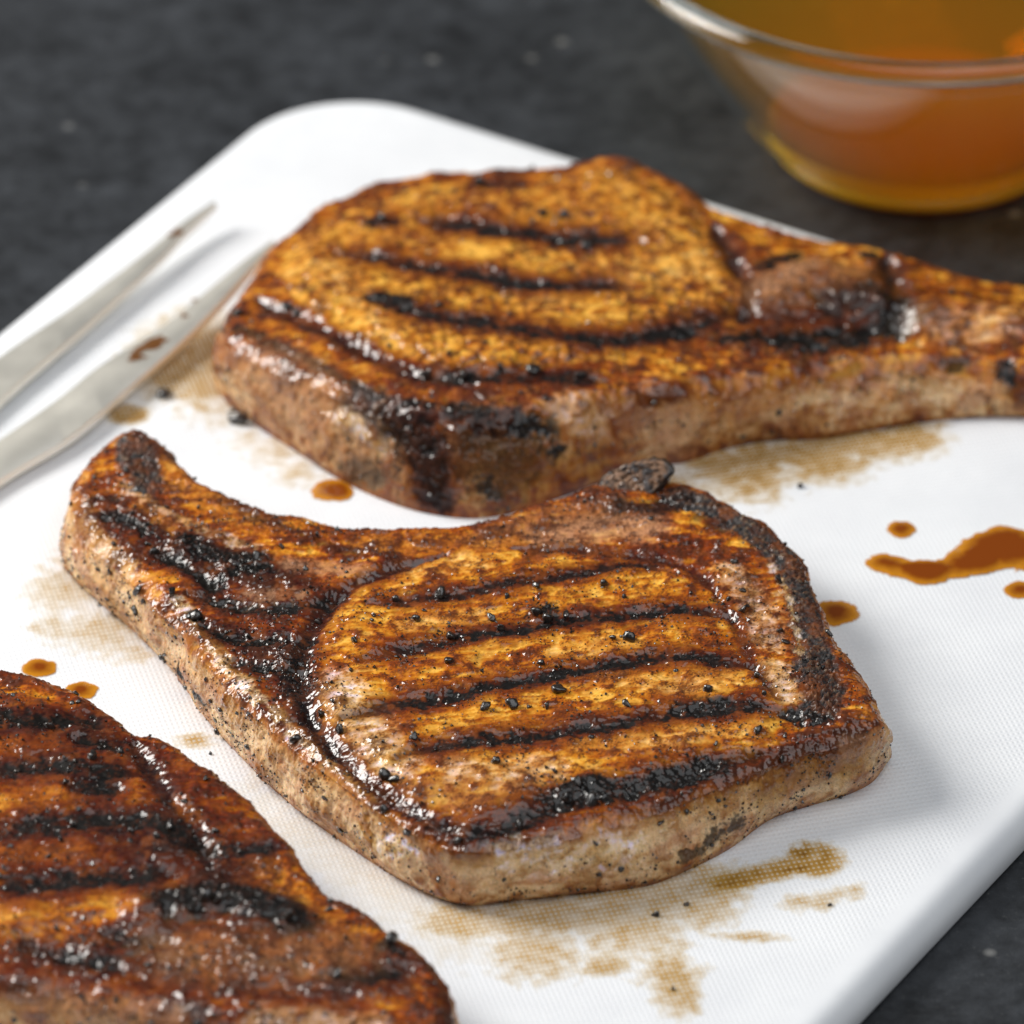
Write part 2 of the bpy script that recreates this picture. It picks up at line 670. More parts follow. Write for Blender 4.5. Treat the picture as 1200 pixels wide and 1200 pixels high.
def pepper_mesh(seed, mat, name="peppercorn"):
    import bmesh
    bm = bmesh.new()
    bmesh.ops.create_icosphere(bm, subdivisions=2, radius=1.0)
    r = random.Random(seed)
    ax = [Vector((r.uniform(-1, 1), r.uniform(-1, 1), r.uniform(-1, 1))).normalized() for _ in range(7)]
    cut = [r.uniform(0.30, 0.85) for _ in ax]
    for v in bm.verts:
        p = v.co.copy()
        for a, c in zip(ax, cut):
            d = p.dot(a)
            if d > c:
                p -= a * (d - c) * 1.0
        p *= r.uniform(0.80, 1.22)
        v.co = p
    me = bpy.data.meshes.new(name)
    bm.to_mesh(me); bm.free()
    me.materials.append(mat)
    for p in me.polygons: p.use_smooth = True
    return me


for s in range(6):
    PEP_MESH.append(pepper_mesh(s, M_PEP))

OCT_V = np.array([(1, 0, 0), (-1, 0, 0), (0, 1, 0), (0, -1, 0), (0, 0, 1), (0, 0, -1)], float)
OCT_F = np.array([(0, 2, 4), (2, 1, 4), (1, 3, 4), (3, 0, 4), (2, 0, 5), (1, 2, 5), (3, 1, 5), (0, 3, 5)])

# ------------------------------------------------------------------ chops
KG = np.array([1.00, 2.15, 5.6])
KS = np.array([1.50, 2.20, 3.8])


def glaze_t(g):
    return np.exp(-np.minimum(g, 1.0)[:, None] * KG - np.maximum(g - 1.0, 0)[:, None] * KS * 0.9)


C_AMBER = np.array([0.46, 0.145, 0.010])
C_GOLD = np.array([0.74, 0.34, 0.055])
C_BROWN = np.array([0.135, 0.030, 0.003])
C_DARK = np.array([0.060, 0.015, 0.004])
C_CHAR = np.array([0.006, 0.0045, 0.004])
C_TAN = np.array([0.72, 0.45, 0.19])
C_CREAM = np.array([0.86, 0.64, 0.36])
C_PINK = np.array([0.48, 0.25, 0.13])
C_LEAN = np.array([0.30, 0.125, 0.045])
C_BONE = np.array([0.045, 0.042, 0.042])
KINDS = {'char': C_CHAR, 'brown': C_BROWN, 'dark': C_DARK, 'gold': C_GOLD, 'amber': C_AMBER, 'tan': C_TAN,
         'cream': C_CREAM, 'pink': C_PINK, 'lean': C_LEAN, 'bone': C_BONE, 'orange': np.array([0.45, 0.10, 0.008])}


def build_chop(cfg):
    H0 = cfg['H']
    pitch = cfg['pitch']
    seed = cfg['seed']
    # ---- contours: top rim and foot, sampled together
    T, B = [], []
    for c in cfg['contour']:
        tx, ty, h = c[:3]
        t = U(tx, ty, h if len(c) == 5 else h - 2.3); t[2] = h
        if len(c) == 5:
            b = U(c[3], c[4], 0.0)
        else:
            b = np.array([np.nan] * 3)
        T.append(t); B.append(b)
    T = np.array(T); B = np.array(B)
    n = len(T)
    cen = T.mean(0)
    area2 = np.sum(T[:, 0] * np.roll(T[:, 1], -1) - np.roll(T[:, 0], -1) * T[:, 1])
    if area2 < 0:
        T = T[::-1]; B = B[::-1]
    tang = np.roll(T, -1, 0) - np.roll(T, 1, 0)
    outw = np.stack([tang[:, 1], -tang[:, 0]], 1)
    outw /= np.linalg.norm(outw, axis=1)[:, None]
    for i in range(n):
        if np.isnan(B[i, 0]):
            B[i] = [T[i, 0] + outw[i, 0] * 0.5, T[i, 1] + outw[i, 1] * 0.5, 0]
    ct = catmull(T, 40); cb = catmull(B, 40)
    # resample by arc length
    ds = np.linalg.norm(np.diff(np.vstack([ct, ct[:1]])[:, :2], axis=0), axis=1)
    cum = np.concatenate([[0], np.cumsum(ds)])
    LEN = cum[-1]
    ns = int(LEN / 0.1)
    sv = np.arange(ns) / ns * LEN
    ct2 = np.vstack([ct, ct[:1]]); cb2 = np.vstack([cb, cb[:1]])
    CT = np.stack([np.interp(sv, cum, ct2[:, k]) for k in range(3)], 1)
    CB = np.stack([np.interp(sv, cum, cb2[:, k]) for k in range(3)], 1)
    tg = np.roll(CT, -15, 0) - np.roll(CT, 15, 0)
    CN = np.stack([tg[:, 1], -tg[:, 0]], 1)
    CN /= np.linalg.norm(CN, axis=1)[:, None]
    poly = CT[::12, :2]
    hz = CT[::30, 2]; hp = CT[::30, :2]
    lo = CT[:, :2].min(0) - 4; hi = CT[:, :2].max(0) + 4
    G = Grid(lo, hi, 1.0)
    gs = sdf_poly(G.P, poly)
    dd = ((G.P[:, None, :] - hp[None]) ** 2).sum(2) + 4.0
    ww = dd ** -1.5
    gh = (ww * hz[None]).sum(1) / ww.sum(1)
    # ---- grid cells inside
    nx = int((hi[0] - lo[0]) / pitch) + 1
    ny = int((hi[1] - lo[1]) / pitch) + 1
    X, Y = np.meshgrid(lo[0] + np.arange(nx) * pitch, lo[1] + np.arange(ny) * pitch)
    P2 = np.stack([X.ravel(), Y.ravel()], 1)
    s = G.sample(gs, P2).reshape(ny, nx)
    ok = s > pitch * 0.35
    cell = ok[:-1, :-1] & ok[1:, :-1] & ok[:-1, 1:] & ok[1:, 1:]
    for _ in range(6):                         # no bow-ties
        a = cell[:-1, :-1]; b_ = cell[:-1, 1:]; c = cell[1:, :-1]; d = cell[1:, 1:]
        bt1 = a & d & ~b_ & ~c
        bt2 = b_ & c & ~a & ~d
        if not (bt1.any() or bt2.any()): break
        cell[:-1, :-1][bt1] = False
        cell[:-1, 1:][bt2] = False
    jj, ii = np.nonzero(cell)
    v00 = jj * nx + ii
    quads = np.stack([v00, v00 + 1, v00 + 1 + nx, v00 + nx], 1)
    # boundary edges, directed ccw
    pad = np.pad(cell, 1)
    nxt = {}
    for (dj, di, ea, eb) in ((-1, 0, 0, 1), (0, 1, 1, 2), (1, 0, 2, 3), (0, -1, 3, 0)):
        m = ~pad[jj + 1 + dj, ii + 1 + di]
        for a, b_ in zip(quads[m, ea], quads[m, eb]):
            nxt[int(a)] = int(b_)
    best = []
    left = set(nxt)
    while left:
        st = next(iter(left)); loop = [st]; left.discard(st); cur = nxt[st]
        while cur != st and cur in left:
            loop.append(cur); left.discard(cur); cur = nxt[cur]
        if len(loop) > len(best): best = loop
    loop = np.array(best)
    used = np.unique(quads)
    remap = -np.ones(nx * ny, int); remap[used] = np.arange(len(used))
    quads = remap[quads]; loop = remap[loop]
    V2 = P2[used]
    # snap the boundary onto the contour with even spacing
    LB = V2[loop]
    idx = np.zeros(len(LB), int)
    for k in range(0, len(LB), 400):
        d2 = ((LB[k:k + 400, None, :] - CT[None, :, :2]) ** 2).sum(2)
        idx[k:k + 400] = d2.argmin(1)
    st = idx[0]
    rel = (idx - st).astype(float)
    rel = np.unwrap(rel / ns * 2 * np.pi) / (2 * np.pi) * ns
    m = len(rel)
    tot = ns
    ext = np.concatenate([rel - tot, rel, rel + tot])
    ker = np.ones(9) / 9
    for _ in range(3):
        ext = np.convolve(ext, ker, 'same')
    rel = np.maximum.accumulate(ext[m:2 * m])
    sid = np.round(rel + st).astype(int) % ns
    V2[loop] = CT[sid, :2]
    nt_ = len(V2)
    sd = np.maximum(G.sample(gs, V2), 0); sd[loop] = 0
    hh = G.sample(gh, V2)
    r = cfg.get('round', 4.0)
    z = hh - cfg.get('drop', 0.62) * r * np.clip(1 - sd / r, 0, 1) ** 2.0
    z += cfg.get('crown', 1.0) * ss(2, 22, sd)
    Vt = np.column_stack([V2, z])
    # ---- wall
    R = cfg['rows']
    zr = z[loop]
    wall = []
    wt = []
    tuck = cfg.get('tuck', 0.7)
    for j in range(1, R + 1):
        t = j / R
        xy = CT[sid, :2] * (1 - t) + CB[sid, :2] * t
        bl = cfg.get('bulge', 1.2) * math.sin(math.pi * min(1, t * 1.05)) ** 0.8 - tuck * max(0, (t - 0.78) / 0.22) ** 2
        xy = xy + CN[sid] * bl
        zz = zr * (1 - t) - 0.25 * t
        wall.append(np.column_stack([xy, zz])); wt.append(np.full(m, t))
    V = np.vstack([Vt] + wall)
    tw = np.concatenate([np.zeros(nt_)] + wt)
    wq = []
    ia = np.arange(m); ib = (ia + 1) % m
    prev = loop
    for j in range(R):
        cur = nt_ + j * m + ia
        curb = nt_ + j * m + ib
        wq.append(np.stack([prev[ia] if j == 0 else prev, cur, curb, (loop[ib] if j == 0 else prev_b)], 1))
        prev = cur; prev_b = curb
    wq = np.vstack(wq)
    F = np.vstack([quads, wq])
    nface_top = len(quads)
    sdv = np.concatenate([sd, np.zeros(len(V) - nt_)])
    tcol = np.concatenate([V2, np.tile(CT[sid, :2], (R, 1))])      # rim xy for wall vertices
    iswall = tw > 0

    def normals(V):
        a = V[F[:, 2]] - V[F[:, 0]]; b = V[F[:, 3]] - V[F[:, 1]]
        fn = np.cross(a, b)
        nv = np.zeros_like(V)
        for c in range(4):
            for k in range(3):
                nv[:, k] += np.bincount(F[:, c], fn[:, k], len(V))
        nv /= np.linalg.norm(nv, axis=1)[:, None] + 1e-12
        return nv

    NV = normals(V)
    # ---- find surface points under photo pixels (once, on the undetailed shape)
    qx, qy, qd = project(V)
    face = ((CAM * 1000 - np.array([0, 0, BT * 1000]) - V) * NV).sum(1) > 0
    qxf = np.where(face, qx, 1e9)

    def surf(px, py):
        d2 = (qxf - px) ** 2 + (qy - py) ** 2
        near = np.nonzero(d2 < 30)[0]
        if len(near) == 0:
            return V[d2.argmin()]
        return V[near[qd[near].argmin()]]

    # ---- noise fields
    fields = dict(a=fbm(V, 9.0, 3, seed + 1), b=fbm(V, 3.0, 3, seed + 2), c=fbm(V, 1.1, 3, seed + 3), d=gnoise(V / 0.42 + seed * 3.1),
                  e=fbm(V, 2.2, 2, seed + 5))
    na, nb, nc, nd, ne = (fields[k] for k in 'abcde')
    # ---- region of the eye muscle
    eye = None
    if cfg.get('eye'):
        ep = np.array([surf(*p)[:2] for p in cfg['eye']])
        ep = catmull(ep, 8)
        ge = sdf_poly(G.P, ep)
        eye = G.sample(ge, tcol)
        eye = np.where(iswall, -5, eye)
        eyem = ss(-0.8, 0.8, eye + nb * 0.8)
    else:
        eye = np.full(len(V), -9.0); eyem = np.zeros(len(V))
    # ---- base colours
    # basting glaze over pale cooked meat: Beer-Lambert tint by glaze thickness
    ang = math.radians(cfg.get('fibre', 5))
    ca, sa = math.cos(ang), math.sin(ang)
    al_, ac_ = V[:, 0] * ca + V[:, 1] * sa, -V[:, 0] * sa + V[:, 1] * ca
    q = np.column_stack([al_ / 6.0, ac_ / 1.6, V[:, 2] / 3.0]) + np.column_stack([na, nb, na]) * 0.6
    strk = gnoise(q) + 0.5 * gnoise(q * 2.1 + 5)
    q = np.column_stack([al_ / 2.4, ac_ / 0.5, V[:, 2] / 1.2]) + np.column_stack([na, nb, na]) * 0.8
    fibr = gnoise(q) + 0.5 * gnoise(q * 2.1 + 5)
    g = cfg['glaze'] + 0.52 * na + 0.42 * nb + 0.14 * nc + 0.54 * strk + 0.18 * fibr
    g = g + (1 - eyem) * cfg['cap_g'] * (0.7 + 0.9 * ss(-0.4, 0.5, strk + na))
    base = mix(np.tile(np.array([0.90, 0.53, 0.115]), (len(V), 1)), np.array([0.74, 0.40, 0.13]), ss(0.0, 0.6, fbm(V, 8.0, 2, seed + 17)) * (0.5 + 0.5 * (1 - eyem)))
    col = base * glaze_t(np.clip(g, 0.10, 2.4))
    disp = np.zeros(len(V))
    gloss = 0.62 + 0.45 * nb + 0.25 * na
    if cfg.get('cells'):
        f1, f21 = worley(V + np.column_stack([nb, nc, 0 * nb]) * 0.9, cfg['cells'], seed)
        cm = ss(0.02, 0.30, f21)
        amt = (0.35 + 0.65 * eyem) * ss(-0.4, 0.3, na + 0.3)
        col = col * (1 - amt * (1 - cm) * 0.72)[:, None]
        col = mix(col, C_GOLD, amt * ss(0.45, 0.1, f1) * 0.8)
        disp += amt * (cm - 0.6) * 0.4
    disp += fibr * 0.10 + strk * 0.16
    # ---- wall (fat side) colour
    wallm = np.where(iswall, 1.0, 0.0)
    rimw = cfg.get('rimw', 2.5)
    edge = ss(rimw, 0.0, sdv + nb * 2.2 + na * 1.5)
    wallm = np.maximum(wallm * ss(-0.02, 0.16, tw + 0.10 * nb + 0.06), edge * cfg.get('edge', 0.5))
    stk = gnoise(np.column_stack([V[:, 0] / 1.6, V[:, 1] / 1.6, V[:, 2] / 7.0]) + 3.3) + 0.5 * gnoise(np.column_stack([V[:, 0] / 0.7, V[:, 1] / 0.7, V[:, 2] / 4.0]))
    lay = gnoise(np.column_stack([V[:, 0] / 14, V[:, 1] / 14, V[:, 2] / 2.2]) + 7.7)
    wc = mix(np.tile(np.array([0.88, 0.66, 0.43]), (len(V), 1)), np.array([0.70, 0.44, 0.28]), ss(-0.1, 0.5, fbm(V, 9.0, 2, seed + 8) + 0.4 * lay))
    gw = 0.08 + 0.45 * np.exp(-np.maximum(tw + 0.05 * nb, 0) / 0.13) + 0.42 * np.clip(nb + 0.5 * na - 0.15, 0, 2) + 0.40 * np.clip(na + 0.3 * nc, 0, 2) + 0.30 * np.clip(stk - 0.05, 0, 2) + 0.35 * np.clip(lay, 0, 1) + 0.6 * ss(0.72, 1.0, tw + 0.25 * nb)
    gw = gw * cfg.get('wall_g', 1.0)
    wc = wc * np.exp(-gw[:, None] * KG * np.array([1.0, 0.92, 0.62]))
    wc = wc * cfg.get('wall_mul', 1.0)
    col = mix(col, wc, wallm)
    fatty = wallm.copy()
    gloss = gloss * (1 - 0.40 * wallm * ss(0.1, 0.6, tw))
    # ---- strokes
    bone = np.zeros(len(V)); bid = -np.ones(len(V), int); nbone = 0
    charm = np.zeros(len(V))
    for st_ in cfg['strokes']:
        kind, pts, wd = st_[:3]
        opt = st_[3] if len(st_) > 3 else {}
        L = np.array([surf(*p) for p in pts])
        lo_ = L.min(0) - wd * 4 - 3; hi_ = L.max(0) + wd * 4 + 3
        sel = np.nonzero(((V > lo_) & (V < hi_)).all(1))[0]
        if len(sel) == 0: continue
        if len(L) > 2: L = catmull(L, 4, False)
        d, tt = seg_dist(V[sel], L)
        jit = opt.get('jit', 0.9)
        dn = d + jit * (nb[sel] * 1.4 + nc[sel] * 0.9) * min(1.5, max(wd, 0.7)) * 0.9
        soft = opt.get('soft', 0.45)
        taper = ss(0, 0.10, tt) * ss(0, 0.10, 1 - tt) if opt.get('taper', kind in ('mark', 'groove')) and len(L) > 1 else 1.0
        we = wd * (0.45 + 0.55 * taper)
        kk = ss(1.0 + soft, 1.0 - soft, dn / we) * opt.get('k', 1.0)
        c = col[sel]
        if kind == 'mark':
            halo = ss(3.3, 0.8, dn / we) * 0.78
            brk = ss(-0.55, 0.0, na[sel] * 0.8 + ne[sel] * 0.7 + 0.25)     # char breaks up along the bar
            fade = (ss(0, 0.18, tt) * ss(0, 0.14, 1 - tt) * 0.7 + 0.3) if len(L) > 1 else 1.0
            c = c * np.exp(-KS * ((1.0 * halo + 0.9 * kk) * fade)[:, None])
            kc = kk * brk * ss(0.95, 0.45, dn / we) * fade
            c = mix(c, C_CHAR, kc)
            charm[sel] = np.maximum(charm[sel], kc)
            disp[sel] += -1.0 * ss(1.9, 0.0, d / we) * opt.get('k', 1.0) + kc * 0.15 * np.abs(nc[sel])
            gloss[sel] = np.maximum(gloss[sel], halo * 1.0) * (1 - 0.45 * kc)
        elif kind == 'groove':
            c = c * np.exp(-KS * ((1.3 * kk + 0.7 * ss(3.4, 1.0, dn / we)) * opt.get('tint', 0.85))[:, None])
            disp[sel] += -opt.get('dep', 1.3) * ss(2.2, 0.0, d / we)
            gloss[sel] = np.maximum(gloss[sel], ss(2.5, 0.8, dn / we))
        elif kind == 'lump':
            disp[sel] += opt.get('dep', 0.8) * ss(1.4, 0.0, d / we)
        elif kind == 'bone':
            gr = 0.55 + 1.3 * np.abs(nc[sel]) + 0.9 * np.clip(nd[sel], -0.3, 1)
            c = mix(c, C_BONE, kk)
            c = c * (1 - kk + kk * np.clip(gr, 0.15, 2.6))[:, None]
            c = mix(c, np.array([0.25, 0.16, 0.09]), kk * ss(0.25, 0.5, nc[sel] + 0.5 * nb[sel]) * 0.6)
            bone[sel] = np.maximum(bone[sel], kk)
            bi = opt.get('bid', 0); nbone = max(nbone, bi + 1)
            bid[sel[d < wd * 1.02]] = bi
            gloss[sel] = gloss[sel] * (1 - 0.6 * kk)
            disp[sel] += kk * (0.35 * nc[sel] + 0.25 * nd[sel])
        else:
            if kind in ('brown', 'dark', 'orange'):
                c = c * np.exp(-(KG if kind == 'orange' else KS) * (kk * {'brown': 0.75, 'dark': 1.4, 'orange': 0.45}[kind])[:, None])
            elif kind in ('gold', 'amber', 'tan', 'cream'):
                c = mix(c, KINDS[kind] * np.exp(-KG * np.clip(0.30 * strk[sel] + 0.25 * nb[sel] + 0.12 * nc[sel], -0.25, 1)[:, None]), kk * 0.85)
            else:
                c = mix(c, KINDS[kind], kk)
            if kind == 'char':
                charm[sel] = np.maximum(charm[sel], kk)
                disp[sel] += kk * (0.30 * np.abs(nc[sel]) + 0.2 * nb[sel] - 0.2)
                gloss[sel] = gloss[sel] * (1 - kk) + kk * 0.55
            if kind in ('cream', 'tan', 'gold'):
                fatty[sel] = np.maximum(fatty[sel], kk * 0.7)
            if opt.get('gloss') is not None:
                gloss[sel] = gloss[sel] * (1 - kk) + opt['gloss'] * kk
        col[sel] = c
    # ---- fine dark seasoning and browning flecks
    spk = ss(0.25, 0.42, nd + 0.45 * nc + 0.5 * nb - 0.16 + cfg.get('spk', 0.0)) * (1 - 0.75 * wallm)
    col = mix(col, C_DARK, spk * 0.72)
    nf_ = gnoise(V / 0.30 + 3.7) + 0.5 * gnoise(V / 0.16 + 9.1)
    fleck = ss(0.18, 0.38, nf_ + 0.65 * nb + 0.40 * na + 0.45 * (g - 0.6) - 0.06) * (1 - 0.55 * wallm) * (1 - charm)
    col = mix(col, C_DARK * 1.2, fleck * 0.72)
    red = ss(0.15, 0.5, fbm(V, 4.5, 2, seed + 13)) * (1 - wallm) * (1 - charm)
    col = mix(col, np.array([0.30, 0.075, 0.008]), red * 0.35)
    # ---- relief
    lowd = fbm(V, 13.0, 2, seed + 21)
    disp += lowd * np.where(iswall, 1.2, cfg.get('low', 0.9)) + np.where(iswall, 0.5 * na + 0.15 * stk, 0)
    disp += np.where(iswall, 0.34, 0.34) * nb + np.where(iswall, 0.11, 0.05 + 0.14 * ss(0.0, 0.5, na) + 0.16 * (1 - eyem)) * nc + 0.03 * nd
    bead = np.clip(gnoise(V / 1.25 + 2.2) + 0.35 * nd - 0.22, 0, 1)
    disp += bead * (0.28 + 0.45 * (1 - eyem) * ss(-0.1, 0.4, na) + 0.15 * charm) * np.where(iswall, 0.3, 1.0)
    disp += -0.8 * ss(1.6, 0.0, np.abs(eye)) * cfg.get('seam', 0.0)
    disp += ss(0.0, 7.0, eye) * cfg.get('eye_lift', 0.6)
    disp *= np.where(iswall, 1 - ss(0.75, 1.0, tw), 1.0)
    V = V + NV * disp[:, None]
    V[:, 2] = np.maximum(V[:, 2], np.where(tw > 0.98, -0.25, 0.05))
    gloss = np.clip(gloss, 0.05, 1.0)
    # ---- split into parts
    flab = np.zeros(len(F), int)
    fe = eye[F].mean(1); fw = np.arange(len(F)) >= nface_top
    
    flab[fe > 0] = 1
    flab[fw] = 2
    for bi in range(nbone):
        flab[(bid[F] == bi).all(1)] = 3 + bi
    base = U(*cfg['base'])
    root = empty("pork_chop", (base[0] * 0.001, base[1] * 0.001, BT))
    tag(root, cfg['label'], "pork chop", "grilled pork chops on the white board")
    names = {0: "rib_cap", 1: "loin_eye", 2: "fat_rim"}
    for bi in range(nbone): names[3 + bi] = "charred_bone"
    for lab, nm in names.items():
        f = F[flab == lab]
        if len(f) == 0: continue
        u = np.unique(f)
        rm = np.zeros(len(V), int); rm[u] = np.arange(len(u))
        o = mesh_np(nm, V[u], rm[f], M_MEAT, root, {"albedo": np.clip(col[u], 0, 1), "gloss": gloss[u], "fatty": fatty[u]})
        if lab == 2 and cfg.get('rim_label'): o['label'] = cfg['rim_label']
    NV = normals(V)
    # ---- peppercorn pieces
    qx, qy, qd = project(V)
    face = ((CAM * 1000 - np.array([0, 0, BT * 1000]) - V) * NV).sum(1) > 0
    vis = np.nonzero(face & (qx > -60) & (qx < 1260) & (qy < 1260))[0]
    qxf = np.where(face, qx, 1e9)
    spots = []
    for (px, py, rad) in cfg.get('pepper', []):
        d2 = (qxf - px) ** 2 + (qy - py) ** 2
        near = np.nonzero(d2 < 12)[0]
        i = near[qd[near].argmin()] if len(near) else d2.argmin()
        spots.append((i, rad))
    top_vis = vis[~iswall[vis]]
    for i in rng.choice(top_vis, cfg.get('pep_top', 30)):
        spots.append((i, float(rng.uniform(0.55, 1.0))))
    wv = vis[iswall[vis] & (tw[vis] < 0.9)]
    for i in rng.choice(wv, cfg.get('pep_wall', 20)):
        spots.append((i, float(rng.uniform(0.5, 0.9))))
    for i, rad in spots:
        o = bpy.data.objects.new("peppercorn", PEP_MESH[random.randrange(6)])
        COL.objects.link(o)
        o.parent = root
        p = (V[i] + NV[i] * rad * 0.25) * 0.001
        o.location = (p[0] - root.location[0], p[1] - root.location[1], p[2])
        k = rad * 0.001
        o.scale = (k * random.uniform(0.85, 1.25), k * random.uniform(0.8, 1.1), k * random.uniform(0.7, 1.0))
        o.rotation_euler = [random.uniform(0, 6.28) for _ in range(3)]
    # ---- fine cracked pepper joined
    nf = cfg.get('fine', 2500)
    wgt = 0.12 + ss(-0.1, 0.6, fbm(V[vis], 10.0, 2, seed + 31)) * np.where(iswall[vis], 0.8, 1.0)
    pick = rng.choice(vis, nf, p=wgt / wgt.sum())
    rad = np.exp(rng.normal(-1.75, 0.45, nf)).clip(0.09, 0.5)
    sc = rad[:, None] * rng.uniform(0.7, 1.3, (nf, 3))
    rot = rng.normal(size=(nf, 3, 3))
    rot, _ = np.linalg.qr(rot)
    pv = OCT_V[None] * sc[:, None, :] * rng.uniform(0.7, 1.25, (nf, 6, 1))
    pv = np.einsum('nij,nkj->nki', rot, pv) + (V[pick] + NV[pick] * rad[:, None] * 0.3)[:, None, :]
    pf = (OCT_F[None] + (np.arange(nf) * 6)[:, None, None]).reshape(-1, 3)
    o = mesh_np("cracked_pepper", pv.reshape(-1, 3), None, M_PEP, root, tris=pf, smooth=False)
    o['kind'] = 'stuff'
    return root, V, NV


def mk(pts, w, **o): return ('mark', pts, w, o)


# ---- the chop in the middle, in focus
mid_back = [(1024, 817, 18.5), (1004, 790, 19), (986, 762, 19), (967, 722, 19), (951, 682, 19), (935, 652, 19), (906, 623, 19),
            (868, 599, 18.5), (830, 581, 18), (790, 568, 18), (750, 565, 18), (705, 570, 18), (660, 584, 18), (590, 607, 18),
            (510, 622, 18), (430, 622, 18), (350, 610, 18), (270, 586, 18), (215, 553, 18), (182, 517, 18), (160, 507, 18),
            (128, 523, 18), (104, 541, 17), (91, 562, 17)]
mid_front = [(86, 588, 17, 72, 648), (102, 628, 17, 86, 682), (137, 657, 17.5, 120, 712), (178, 697, 18, 166, 752),
             (220, 742, 18, 210, 800), (250, 778, 18, 240, 845), (286, 818, 18, 276, 885), (328, 854, 18, 322, 930),
             (375, 892, 18, 372, 970), (432, 932, 18, 430, 1010), (490, 968, 18, 490, 1045), (545, 986, 18, 545, 1063),
             (600, 984, 18, 602, 1058), (690, 966, 18, 690, 1049), (765, 944, 18, 762, 1040), (820, 922, 18, 816, 1018),
             (865, 902, 18, 858, 996), (912, 884, 18, 905, 962), (960, 868, 18, 955, 945), (1003, 855, 18, 998, 932),
             (1028, 846, 18, 1028, 915), (1036, 835, 18, 1041, 890)]
